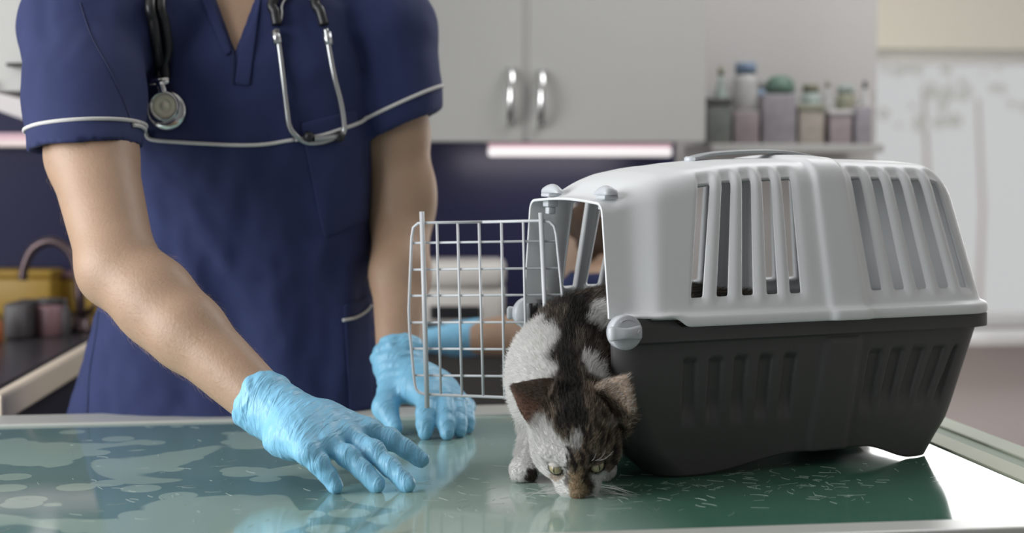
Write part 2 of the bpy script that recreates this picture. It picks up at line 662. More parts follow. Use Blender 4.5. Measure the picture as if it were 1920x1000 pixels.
# upper cabinet with two doors and bow handles
zb = rm(1000, 264, 0.33)[1]
ux0, ux1 = rm(655, 200, 0.33)[0], rm(1320, 200, 0.33)[0]
xg0, xg1 = rm(979, 200, 0.33)[0], rm(991, 200, 0.33)[0]
up = room_thing('wall_cabinet', 'white two-door wall cabinet with chrome bow handles', 'cabinet', 0, 0, 0)
box_obj('body', (ux0, -0.327, zb), (ux1, -0.003, 2.05), M['cab_gap'], up)
for a, b, hu, hv0, hv1 in ((ux0, xg0, 955, 126, 238), (xg1, ux1, 1012, 130, 242)):
    d = box_obj('door', (a, -0.346, zb - 0.003), (b, -0.3275, 2.05), M['cab'], up, 0.003)
    hx, hz1 = rm(hu, hv0, 0.34)
    _, hz0 = rm(hu, hv1, 0.34)
    bm = bmesh.new()
    n = 16
    prof = []
    for k in range(n + 1):
        t = k / n
        prof.append((hx, -0.347 - 0.030 * math.sin(math.pi * t) ** 0.6, hz0 + (hz1 - hz0) * t))
    rings = []
    for p in prof:
        rings.append([bm.verts.new((p[0] + sx * 0.009, p[1] + sy * 0.004, p[2])) for sx, sy in ((-1, -1), (1, -1), (1, 1), (-1, 1))])
    for r0, r1 in zip(rings, rings[1:]):
        for k in range(4):
            bm.faces.new((r0[k], r0[(k + 1) % 4], r1[(k + 1) % 4], r1[k]))
    bm.faces.new(rings[0]); bm.faces.new(rings[-1])
    bmesh.ops.bevel(bm, geom=[e for e in bm.edges], offset=0.0015, segments=2, affect='EDGES')
    bm_obj('handle', bm, M['chrome'], d, True)

box_obj('stile', (xg0 + .0005, -0.343, zb), (xg1 - .0005, -0.3275, 2.05), M['cab_gap'], up, 0.001)

# lit strip lamp under the wall cabinet
lx0, lz0 = rm(917, 294, 0.30)
lx1, lz1 = rm(1258, 270, 0.30)
lamp = room_thing('strip_light', 'lit pinkish strip light under the white wall cabinet', 'light', 0, 0, 0)
box_obj('diffuser', (lx0, -0.315, lz0), (lx1, -0.275, lz0 + 0.021), M['lamp'], lamp, 0.006)
box_obj('housing', (lx0, -0.318, lz0 + 0.0215), (lx1, -0.27, zb - 0.004), M['lamp_pink'], lamp, 0.003)
d = bpy.data.lights.new('strip_glow', 'AREA'); d.shape = 'RECTANGLE'; d.size = lx1 - lx0; d.size_y = 0.03; d.energy = 0.45; d.color = (1, .93, .97)
lo = bpy.data.objects.new('strip_glow', d); COL.objects.link(lo); lo.parent = lamp; lo.location = ((lx0 + lx1) / 2, -0.27, lz0 - 0.008); lo.rotation_euler = (math.radians(35), 0, 0)

# left: cabinet end, strip lights on the splashback
lc = thing('wall_cabinet', 'beige wall cabinet behind the person\'s raised shoulder, with a dark bar handle', 'cabinet', (0, 0, 0))
p0, p1 = at(-160, 172, 2.95), at(70, -300, 2.95)
box_obj('body', (p0.x, 2.97, p0.z), (p1.x, 3.3, p1.z), M['cab_gap'], lc)
dl = box_obj('door', (p0.x, 2.95, p0.z), (p1.x, 2.969, p1.z), M['cab'], lc, 0.003)
h0, h1 = at(12, 125, 2.93), at(60, 118, 2.93)
box_obj('handle', (h0.x, 2.925, h0.z), (h1.x, 2.949, h1.z), M['rubber'], dl, 0.002)
sl = thing('strip_light', 'white slanting strip light under the beige cabinet at the person\'s sleeve', 'light', (0, 0, 0))
a, b = at(-40, 172, 2.93), at(75, 216, 3.7)
zx = (b - a)
fm = frame_z(a, zx, (0, 0, 1))
box_obj('diffuser', (-0.016, -0.02, 0), (0.012, 0.02, zx.length), M['lamp'], sl, 0.004, fm)
box_obj('housing', (0.0125, -0.022, 0), (0.02, 0.022, zx.length), M['lamp_pink'], sl, 0.002, fm)
sl2 = room_thing('strip_light', 'pink and white level strip light on the navy splashback', 'light', 0, 0, 0)
ax0, az0 = rm(-60, 275, 0.05)
ax1, az1 = rm(300, 263, 0.05)
_, az2 = rm(0, 250, 0.05)
box_obj('diffuser', (ax0, -0.06, az0), (ax1, -0.013, az1), mat('warm_lit_diffuser', (0.8, 0.7, 0.68), 0.5, emit=(0.75, 0.62, 0.58), emit_strength=0.42), sl2, 0.003)
box_obj('housing', (ax0, -0.06, az1 + 0.0005), (ax1, -0.013, az2), M['lamp_pink'], sl2, 0.003)

# left worktop running towards the camera, with its pale edge
C = on_z(4, 744, 0.9)
Fp = on_z(172, 649, 0.9)
dirv = (Fp - C).normalized()
Fp = C + dirv * 1.28
Nn = C + Vector((-0.9, 0.28, 0))
Ff = Fp + Vector((-0.9, -0.15, 0))


def prism(bm, poly, z0, z1):
    lo_ = [bm.verts.new((p.x, p.y, z0)) for p in poly]
    hi_ = [bm.verts.new((p.x, p.y, z1)) for p in poly]
    bm.faces.new(list(reversed(lo_)))
    top = bm.faces.new(hi_)
    for i in range(len(poly)):
        j = (i + 1) % len(poly)
        bm.faces.new((lo_[i], lo_[j], hi_[j], hi_[i]))
    return top


lw = thing('worktop', 'worktop with a pale beige edge behind the person\'s elbow', 'worktop', (0, 0, 0))
inner = Vector((-.022, 0, 0))
bm = bmesh.new()
prism(bm, [C, Fp, Fp + inner, C + inner + Vector((0, .007, 0))], 0.858, 0.902)
eb = bm_obj('edge_band', bm, M['beige_edge'], lw)
md = eb.modifiers.new('b', 'BEVEL'); md.width = .006; md.segments = 3
bm = bmesh.new()
prism(bm, [C + inner * 1.02 + Vector((0, .009, 0)), Fp + inner * 1.02, Ff, Nn], 0.858, 0.9)
bm_obj('board', bm, M['dark_top'], lw)
ins = [C + Vector((-.030, .016, 0)), Fp + Vector((-.030, -.006, 0)), Ff + Vector((.01, -.006, 0)), Nn + Vector((.01, .01, 0))]
bm = bmesh.new()
prism(bm, ins, 0.9005, 0.903)
bm_obj('top_surface', bm, M['dark_top'], lw)
bm = bmesh.new()
prism(bm, [C + Vector((-.03, .03, 0)), Fp + Vector((-.03, -.03, 0)), Ff + Vector((.03, -.03, 0)), Nn + Vector((.03, .03, 0))], 0.0, 0.857)
lb = bm_obj('base_cabinet', bm, mat('navy_laminate', (0.022, 0.022, 0.042), 0.5))
tag(lb, 'dark navy base cabinet under the beige-edged worktop', 'cabinet')

# gooseneck tap
bp = on_z(152, 622, 0.903)
tap = thing('tap', 'dark gooseneck tap on the worktop behind the person\'s elbow', 'tap', bp)
M['bronze'] = mat('dark_bronze', (0.10, 0.07, 0.075), 0.3, metal=0.7)
yy = bp.y
path = [at(152, 600, yy), at(150, 560, yy), at(147, 520, yy), at(135, 478, yy), at(110, 456, yy), at(85, 454, yy), at(60, 470, yy), at(46, 500, yy), at(42, 525, yy)]
tube_obj('spout', [p - bp for p in catmull(path, 6)], 0.0095, M['bronze'], tap, 12)
lathe_obj('base', [(0.0, 0), (0.024, 0), (0.024, 0.006), (0.016, 0.014), (0.016, 0.03), (0, 0.03)], M['bronze'], tap, 20)
tube_obj('lever', [(0.0, -0.0, 0.03), (0.03, -.02, 0.05), (0.05, -.03, 0.075)], [0.006, 0.005, 0.004], M['bronze'], tap, 8)


def px_box(name, label, cat, u0, u1, v0, yd, z0, depth, m, lid=None, group=None, bev=0.006):
    """a box standing on z0 with its front at depth yd, edges taken from the picture"""
    a, b = at(u0, v0, yd), at(u1, v0, yd)
    t = thing(name, label, cat, ((a.x + b.x) / 2, yd, z0), 0, group)
    w, h = (b.x - a.x) / 2, a.z - z0
    hl = h * 0.16 if lid else 0
    box_obj('body', (-w, 0, 0), (w, depth, h - hl), m, t, min(bev, h * .2, w * .4), None, True)
    if lid:
        box_obj('lid', (-w - .003, -.003, h - hl + 0.0005), (w + .003, depth + .003, h), lid, t, min(bev, hl * .4), None, True)
    return t


def px_jar(name, label, cat, u, wpx, v0, yd, z0, m, cap, group=None, shape='jar'):
    a = at(u, v0, yd)
    t = thing(name, label, cat, (a.x, yd, z0), 0, group)
    r = wpx / 2 / F_PX * yd
    h = a.z - z0
    if shape == 'jar':
        lathe_obj('body', [(0, 0), (r * .92, 0), (r, r * .1), (r, h * .78), (r * .8, h * .86), (0, h * .86)], m, t, 24)
        lathe_obj('lid', [(0, h * .861), (r * .86, h * .861), (r * .86, h * .985), (r * .8, h), (0, h)], cap, t, 24)
    else:
        lathe_obj('body', [(0, 0), (r * .92, 0), (r, r * .1), (r, h * .62), (r * .42, h * .8), (r * .34, h * .88), (0, h * .88)], m, t, 24)
        lathe_obj('cap', [(0, h * .881), (r * .42, h * .881), (r * .4, h), (0, h)], cap, t, 20)
    return t


M['yellow'] = mat('yellow_plastic', (0.36, 0.22, 0.03), 0.5)
M['pinkish'] = mat('dusty_pink_plastic', (0.20, 0.11, 0.12), 0.5)
M['dgrey'] = mat('dark_grey_plastic', (0.055, 0.05, 0.052), 0.5)
M['orange'] = mat('orange_plastic', (0.35, 0.10, 0.03), 0.5)
M['white_pl'] = mat('white_plastic', (0.60, 0.57, 0.53), 0.4)
px_box('storage_box', 'long yellow box at the back of the worktop behind the tap', 'box', -30, 95, 508, 3.62, 0.903, 0.1, M['yellow'], M['yellow'])
px_box('storage_box', 'shorter yellow box beside the dark gooseneck tap', 'box', 102, 205, 512, 3.7, 0.903, 0.1, M['yellow'], M['pinkish'])
px_jar('tub', 'dusty pink tub on the worktop under the tap spout', 'tub', 92, 56, 560, 3.22, 0.903, M['pinkish'], M['dgrey'])
px_box('basket', 'dark grey basket on the worktop before the yellow box', 'basket', 5, 52, 570, 3.15, 0.903, 0.12, M['dgrey'])
px_jar('bottle', 'small orange bottle at the edge of the photo beside the dark basket', 'bottle', -8, 26, 585, 3.1, 0.903, M['orange'], M['dgrey'], shape='bottle')
px_jar('bottle', 'slim grey bottle standing by the foot of the tap', 'bottle', 122, 22, 560, 3.22, 0.903, M['dgrey'], M['dgrey'], shape='bottle')

# pale device with a dark paper slot on the back worktop
dv = thing('printer', 'pale beige boxy printer with a dark slot behind the wire door', 'printer', (at(868, 600, 3.42).x, 3.42, 0.9), 0)
wd = (at(946, 500, 3.42).x - at(790, 500, 3.42).x) / 2
hd = at(868, 494, 3.42).z - 0.9
box_obj('body', (-wd, 0, 0.004), (wd, 0.22, hd * .60), M['white_pl'], dv, 0.012, None, True)
box_obj('cover', (-wd - .002, -.004, hd * .605), (wd + .002, 0.222, hd), M['white_pl'], dv, 0.016, None, True)
box_obj('paper_slot', (-wd * .8, -.006, hd * .12), (wd * .42, 0.02, hd * .33), M['rubber'], dv, 0.004)
box_obj('foot', (-wd * .9, .01, 0), (wd * .9, .2, 0.005), M['rubber'], dv)

px_box('canister', 'white canister on the back worktop behind the open doorway of the carrier', 'canister', 1052, 1100, 384, 3.42, 0.9, 0.1, M['white_pl'], M['white_pl'])

# shelf with jars and boxes by the window
sz = rm(1480, 270, 0.22)[1]
sh0, sh1 = rm(1326, 270, 0.22)[0], rm(1652, 270, 0.22)[0]
shelf = room_box('shelf', (sh0 + .005, -0.24, sz - 0.02), (min(sh1, x_corner - .002), -0.001, sz), M['cab_gap'], bevel=0.002)
tag(shelf, 'pale wall shelf carrying boxes and jars beside the window', 'shelf')


def shelf_pos(u, off):
    x, _ = rm(u, 240, off)
    return ROOM @ Vector((x, -off, sz))


pal = dict(gg=(0.17, 0.18, 0.165), lilac=(0.28, 0.26, 0.28), pale=(0.48, 0.47, 0.46), blue=(0.22, 0.30, 0.42), green=(0.10, 0.17, 0.13),
           olive=(0.26, 0.26, 0.19), rose=(0.30, 0.25, 0.26), tan=(0.36, 0.32, 0.28), dark=(0.10, 0.10, 0.10), mint=(0.36, 0.42, 0.39))
PM = {k: mat('shelf_' + k, v, 0.5, vary=0.35, vary_scale=45) for k, v in pal.items()}
front = [('box', 'grey-green cardboard box at the cabinet end of the shelf', 1326, 1372, 183, 'gg', 'dark'),
         ('box', 'rosy grey box standing second on the shelf', 1376, 1424, 208, 'rose', None),
         ('box', 'lilac grey box in the middle of the shelf under the dark green bowl', 1430, 1494, 176, 'lilac', None),
         ('box', 'tan carton right of the lilac box on the shelf', 1498, 1546, 196, 'tan', 'olive'),
         ('box', 'low rosy box near the window end of the shelf', 1556, 1598, 206, 'rose', 'pale'),
         ('box', 'grey lilac carton last on the shelf, next to the window', 1604, 1636, 200, 'lilac', None)]
for nm, lab, u0, u1, v0, c, lidc in front:
    a = shelf_pos((u0 + u1) / 2, 0.2)
    px_box('carton', lab, 'box', u0, u1, v0, a.y, sz, 0.09, PM[c], PM[lidc] if lidc else None, 'cartons on the wall shelf', 0.003)
back = [('jar', 'tall pale jar with a blue label colour behind the rosy box', 1398, 46, 118, 'pale', 'blue', 'jar'),
        ('bottle', 'pale bottle with an olive cap behind the grey-green box', 1352, 26, 124, 'mint', 'olive', 'bottle'),
        ('jar', 'blue capped jar beside the dark green bowl', 1428, 20, 150, 'blue', 'pale', 'jar'),
        ('jar', 'olive lidded jar behind the tan carton', 1520, 36, 158, 'mint', 'olive', 'jar'),
        ('bottle', 'pale bottle between the tan and the low rosy box', 1552, 22, 150, 'pale', 'tan', 'bottle'),
        ('jar', 'wide olive jar behind the low rosy box', 1586, 36, 160, 'olive', 'mint', 'jar'),
        ('bottle', 'small dark capped bottle behind the last carton by the window', 1622, 22, 152, 'pale', 'dark', 'bottle')]
for nm, lab, u, w, v0, c, cc, shp in back:
    a = shelf_pos(u, 0.065)
    px_jar(nm, lab, nm, u, w, v0, a.y, sz, PM[c], PM[cc], 'jars and bottles at the back of the shelf', shp)
a = shelf_pos(1462, 0.155)
bw = at(1462, 176, a.y)
bowl = lathe_obj('bowl', [(0, 0.0), (0.034, 0.0), (0.036, 0.012), (0.032, 0.028), (0.018, 0.04), (0, 0.042)], PM['green'], None, 28)
bowl.location = (bw.x, a.y, bw.z + 0.001)
tag(bowl, 'upturned dark green bowl on the lilac shelf box', 'bowl')

# ------------------------------------------------------------------ examination table
TB = math.radians(8.4)
tm = bpy.data.materials.new('green_glass_top')
tm.use_nodes = True
N, L = tm.node_tree.nodes, tm.node_tree.links
b = N['Principled BSDF']
tc = N.new('ShaderNodeTexCoord')


def node(kind, **kw):
    n = N.new(kind)
    for k, v in kw.items():
        n.inputs[k].default_value = v
    return n


def ramp(src, p0, p1):
    r = N.new('ShaderNodeMapRange')
    r.interpolation_type = 'SMOOTHSTEP'
    r.inputs['From Min'].default_value = p0
    r.inputs['From Max'].default_value = p1
    L.new(src, r.inputs['Value'])
    return r.outputs['Result']


def mixc(fac, a, bb):
    m = N.new('ShaderNodeMix')
    m.data_type = 'RGBA'
    for nm, x in (('A', a), ('B', bb)):
        if isinstance(x, tuple):
            m.inputs[nm].default_value = (*x, 1)
        else:
            L.new(x, m.inputs[nm])
    L.new(fac, m.inputs['Factor'])
    return m.outputs['Result']


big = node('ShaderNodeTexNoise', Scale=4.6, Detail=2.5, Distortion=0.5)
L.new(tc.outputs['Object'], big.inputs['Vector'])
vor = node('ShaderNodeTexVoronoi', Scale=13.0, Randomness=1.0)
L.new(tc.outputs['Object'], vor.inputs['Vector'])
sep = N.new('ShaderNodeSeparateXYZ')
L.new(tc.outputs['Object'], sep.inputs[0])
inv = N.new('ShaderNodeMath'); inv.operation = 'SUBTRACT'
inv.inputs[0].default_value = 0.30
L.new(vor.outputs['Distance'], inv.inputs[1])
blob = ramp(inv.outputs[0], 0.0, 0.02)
reflect_fade = ramp(sep.outputs['X'], -0.36, -0.08)  # mask of the painted reflection, rising towards the table middle
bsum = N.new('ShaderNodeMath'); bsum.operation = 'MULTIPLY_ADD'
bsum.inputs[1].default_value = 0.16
L.new(reflect_fade, bsum.inputs[0]); L.new(big.outputs['Fac'], bsum.inputs[2])
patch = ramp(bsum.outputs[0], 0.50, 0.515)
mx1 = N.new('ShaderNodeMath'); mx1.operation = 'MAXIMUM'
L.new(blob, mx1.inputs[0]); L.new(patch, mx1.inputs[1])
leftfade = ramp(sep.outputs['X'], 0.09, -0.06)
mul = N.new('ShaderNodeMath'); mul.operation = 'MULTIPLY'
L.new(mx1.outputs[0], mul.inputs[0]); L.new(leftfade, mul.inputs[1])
wet_reflect = mixc(mul.outputs[0], (0.145, 0.255, 0.238), (0.315, 0.440, 0.380))
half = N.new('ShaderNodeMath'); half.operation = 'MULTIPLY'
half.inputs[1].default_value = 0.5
L.new(reflect_fade, half.inputs[0])
wet_reflect = mixc(half.outputs[0], wet_reflect, (0.35, 0.48, 0.41))  # over the film patches, mirrored cabinets and window painted as paler colour
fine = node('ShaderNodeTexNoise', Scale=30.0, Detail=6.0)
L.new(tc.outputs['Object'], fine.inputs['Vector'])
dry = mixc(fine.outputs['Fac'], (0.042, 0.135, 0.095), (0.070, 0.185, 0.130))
colr = mixc(leftfade, dry, wet_reflect)
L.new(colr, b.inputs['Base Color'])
scr = node('ShaderNodeTexNoise', Scale=9.0, Detail=8.0)
L.new(tc.outputs['Object'], scr.inputs['Vector'])
mr = N.new('ShaderNodeMapRange')
mr.inputs['To Min'].default_value = 0.035
mr.inputs['To Max'].default_value = 0.12
L.new(scr.outputs['Fac'], mr.inputs['Value'])
L.new(mr.outputs['Result'], b.inputs['Roughness'])
bpn = node('ShaderNodeBump', Strength=0.10, Distance=0.0012)
wob = node('ShaderNodeTexNoise', Scale=7.0, Detail=1.0)
L.new(tc.outputs['Object'], wob.inputs['Vector'])
L.new(wob.outputs['Fac'], bpn.inputs['Height'])
L.new(bpn.outputs[0], b.inputs['Normal'])
b.inputs['IOR'].default_value = 1.75

tab = thing('examination_table', 'green topped examination table with a pale metal rim', 'table', (0, 2.433, 0), TB)
TX0, TX1, TD, RIM = -1.0, 0.587, 0.890, 0.085
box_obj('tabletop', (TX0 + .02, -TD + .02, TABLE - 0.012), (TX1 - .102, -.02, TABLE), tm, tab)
M['rim'] = mat('satin_pale_rim', (0.52, 0.53, 0.49), 0.3, spec=0.6)
bm = bmesh.new()
for lo, hi in (((TX0, -RIM, TABLE - .03), (TX1, 0, TABLE + .0035)), ((TX0, -TD, TABLE - .03), (TX1, -TD + .045, TABLE + .0035)),
               ((TX0, -TD + .0455, TABLE - .03), (TX0 + .055, -RIM - .0005, TABLE + .0035))):
    add_box(bm, lo, hi, 0.003)
bm_obj('rim', bm, M['rim'], tab)
M['rim_cream'] = mat('pale_green_rim', (0.40, 0.44, 0.35), 0.6, spec=0.25)
box_obj('side_rim', (TX1 - .040, -TD + .0455, TABLE - .03), (TX1, -RIM - .0005, TABLE + .0035), M['rim_cream'], tab, .003)
box_obj('rim_groove', (TX1 - .062, -TD + .0455, TABLE - .011), (TX1 - .0405, -RIM - .0005, TABLE + .0008), mat('sage_groove', (0.24, 0.30, 0.23), 0.6, spec=0.25), tab, .0003)
box_obj('inner_band', (TX1 - .100, -TD + .0455, TABLE - .011), (TX1 - .0625, -RIM - .0005, TABLE + .0022), mat('cream_band', (0.42, 0.44, 0.34), 0.6, spec=0.25), tab, .001)
box_obj('apron', (TX0 + .05, -TD + .05, TABLE - .13), (TX1 - .05, -.05, TABLE - .031), M['steel'], tab)
for x in (TX0 + .06, TX1 - .1):
    for y in (-TD + .06, -.1):
        lg = box_obj('leg', (x, y, 0.02), (x + .04, y + .04, TABLE - .131), M['steel'], tab, 0.003)
        box_obj('foot', (x - .004, y - .004, 0), (x + .044, y + .044, 0.0195), M['rubber'], lg, 0.003)


# ------------------------------------------------------------------ pet carrier
CA = math.radians(23.97)
CO = Vector((0.1116, 1.8144, TABLE + 0.0008))
CL, CW = 0.536, 0.2506
carrier = thing('pet_carrier', 'pale grey and charcoal plastic pet carrier with open wire door', 'pet carrier', CO, CA)
cl, cw = Vector((math.cos(CA), math.sin(CA), 0)), Vector((-math.sin(CA), math.cos(CA), 0))


def car_px(u, v, t):
    """carrier coordinates (along, up) of a pixel on the upright plane t"""
    r = ray(u, v)
    c = Vector((0, 0, CAM_Z))
    k = (t - cw.dot(c - CO)) / cw.dot(r)
    p = c + r * k - CO
    return cl.dot(p), p.z


def car_world(s, t, h):
    return CO + cl * s + cw * t + Vector((0, 0, h))


SL_L = [0.1073, 0.1410, 0.1757, 0.2097, 0.2420]
SL_R = [0.3584, 0.3918, 0.4252, 0.4586, 0.4919]
SLOTS = SL_L + SL_R
FAR_FIRST = [.0610, .0950]
FAR_SLOTS = FAR_FIRST + SL_L[1:] + SL_R
SLW = 0.0074
LEAN = ([0, .02, .1073, .141, .1757, .2097, .242, .31, .3584, .4919, .54], [0, 0, .025, .019, .0105, .0033, -.0018, -.0125, -.020, -.0385, -.039])
S_END = 0.529
R_COR = 0.046


def shell_cols():
    c = [0, .003, .008, .014, .020, .027, .034, .042, .050, .058, .067, .076, .086, .093]
    marks = []
    for group in (SL_L, SL_R):
        for i, s in enumerate(group):
            marks += [s - SLW, s - SLW * .35, s + SLW * .35, s + SLW]
            if i < 4:
                n = group[i + 1]
                a, b = s + SLW, n - SLW
                marks += [a + (b - a) * .28, a + (b - a) * .72]
    c += marks
    c += [.256, .266, .275, .2815, .2865, .295, .310, .325, .3335, .3385, .345]
    c += [.5045, .510, .515, .5195, .5235, .5265, .5285, S_END]
    for s in FAR_FIRST:
        c += [s - SLW, s - SLW * .35, s + SLW * .35, s + SLW]
    out = []
    for x in sorted(c):
        if not out or x - out[-1] > .0012 or any(abs(abs(x - s) - SLW) < 1e-6 for s in SLOTS + FAR_FIRST):
            out.append(x)
    return out


def corner_in(s):
    x = max(0.0, s - (S_END - R_COR))
    return R_COR - math.sqrt(max(R_COR ** 2 - x * x, 0))


def rib(s):
    return float(smooth(s, .2800, .2875) * (1 - smooth(s, .3325, .3400)))


def shell_H(s):
    h = float(np.interp(s, [0, .018, .03, .045, .065, .09, .13, .18, .25, .36, .45, .54], [.3165, .3175, .325, .337, .347, .3535, .3580, .3610, .3625, .3625, .3605, .3575]))
    return h - corner_in(s) * 1.0 + rib(s) * .0045


COLS = shell_cols()
H0 = 0.193
SIDE_F = [0, .055, .121, .15, .25, .36, .47, .58, .69, .80, .90, 1.0]
ANG = [15, 30, 42, 54, 66, 78, 90]
ROOF = [.08, .2, .36, .55, .78, 1.0]


def side_point(s, h, H):
    flange = 1 - float(smooth(s, .028, .062))
    lean = 0.15 * (h - .192)
    return .000 + lean + .0105 * flange + corner_in(s) - rib(s) * .005


def arch(s):
    """near half of the section at nominal s: bottom lip to the ridge, (s, t, h)"""
    H = shell_H(s)
    fl = 1 - float(smooth(s, .016, .066))
    rc = .034 - .018 * fl
    Hc = H - rc
    rows = []
    low = 0.1765 + .0105 * (1 - float(smooth(s, .074, .092)))
    # outward normal of the outline in plan
    x = max(0.0, s - (S_END - R_COR)) / R_COR
    nt, ns = -math.sqrt(max(1 - x * x, 0)), x
    lipw = .0105 * float(smooth(s, .018, .03))
    tb = side_point(s, H0, H)
    for off, h in ((lipw * .86, low), (lipw, low + .002), (lipw, .1865 + (low - .1765) * .4), (lipw * .8, .1895 + (low - .1765) * .25), (lipw * .28, .1912 + (low - .1765) * .12)):
        rows.append((s + ns * off, tb + nt * off, h))
    for f in SIDE_F:
        h = H0 + (Hc - H0) * f
        rows.append((s, side_point(s, h, H), h))
    tc = side_point(s, Hc, H)
    for a in ANG:
        a = math.radians(a)
        rows.append((s, tc + rc * (1 - math.cos(a)), Hc + rc * math.sin(a)))
    t0 = tc + rc
    for f in ROOF:
        rows.append((s, t0 + (CW / 2 - t0) * f, H + .0035 * math.sin(f * math.pi / 2)))
    # lean of the sides towards the middle of each slot group
    out = []
    for (ss, t, h) in rows:
        k = min(max((h - .195) / .151, 0), 1.04)
        out.append((ss + float(np.interp(s, *LEAN)) * k, t, h))
    return out


def build_shell():
    A = np.array([arch(s) for s in COLS])                     # cols x rows x 3
    nr = A.shape[1]
    far = A[:, :-1][:, ::-1].copy()
    far[:, :, 1] = CW - far[:, :, 1]
    G = np.concatenate([A, far], 1)
    nc, nn = G.shape[:2]
    # rounded bars: push the slot edges inwards along the surface normal
    du = np.gradient(G, axis=0)
    dv = np.gradient(G, axis=1)
    nrm = np.cross(dv, du)
    nrm /= np.linalg.norm(nrm, axis=2)[:, :, None] + 1e-9
    cen = np.array([.27, CW / 2, .25])
    sg = np.sign(np.einsum('ijk,ijk->ij', nrm, G - cen))
    nrm *= sg[:, :, None]
    r0, r1 = 5 + 2, 5 + len(SIDE_F) + 1                       # first and last row of a slot
    depth = np.zeros((nc, nn))
    slot_cols = []
    for side, group in (('near', SLOTS), ('far', FAR_SLOTS)):
        for s in group:
            ia = min(range(nc), key=lambda i: abs(COLS[i] - (s - SLW)))
            ib = min(range(nc), key=lambda i: abs(COLS[i] - (s + SLW)))
            slot_cols.append((ia, ib, side))
            for i in range(ia, ib + 1):
                for r in (range(r0, r1 + 2) if side == 'near' else range(nn - 2 - r1, nn - r0)):
                    depth[i, r] = .0042
    G2 = G - nrm * depth[:, :, None]
    bm = bmesh.new()
    V = [[bm.verts.new(G2[i, j]) for j in range(nn)] for i in range(nc)]

    def is_slot(i, j):
        for ia, ib, side in slot_cols:
            if ia <= i < ib and (r0 <= j < r1 if side == 'near' else nn - 1 - r1 <= j < nn - 1 - r0):
                return True
        return False
    for i in range(nc - 1):
        for j in range(nn - 1):
            if not is_slot(i, j):
                bm.faces.new((V[i][j], V[i + 1][j], V[i + 1][j + 1], V[i][j + 1]))
    last = V[-1]
    for j in range(nr - 1):
        a, b2 = last[j], last[j + 1]
        c, d = last[nn - 2 - j], last[nn - 1 - j]
        if len({a, b2, c, d}) == 4:
            bm.faces.new((a, d, c, b2))
        else:
            bm.faces.new(list(dict.fromkeys((a, d, c, b2))))
    o = bm_obj('top_shell', bm, M['shell'], carrier, True)
    m = o.modifiers.new('round', 'SUBSURF'); m.levels = m.render_levels = 2
    vg = o.vertex_groups.new(name='wall_depth')
    for v in o.data.vertices:
        vg.add([v.index], .45 + .55 * float(smooth(v.co.x, .02, .05)), 'REPLACE')
    m = o.modifiers.new('wall', 'SOLIDIFY'); m.thickness = 0.0068; m.offset = -1
    m.vertex_group = 'wall_depth'
    return o


shell = build_shell()


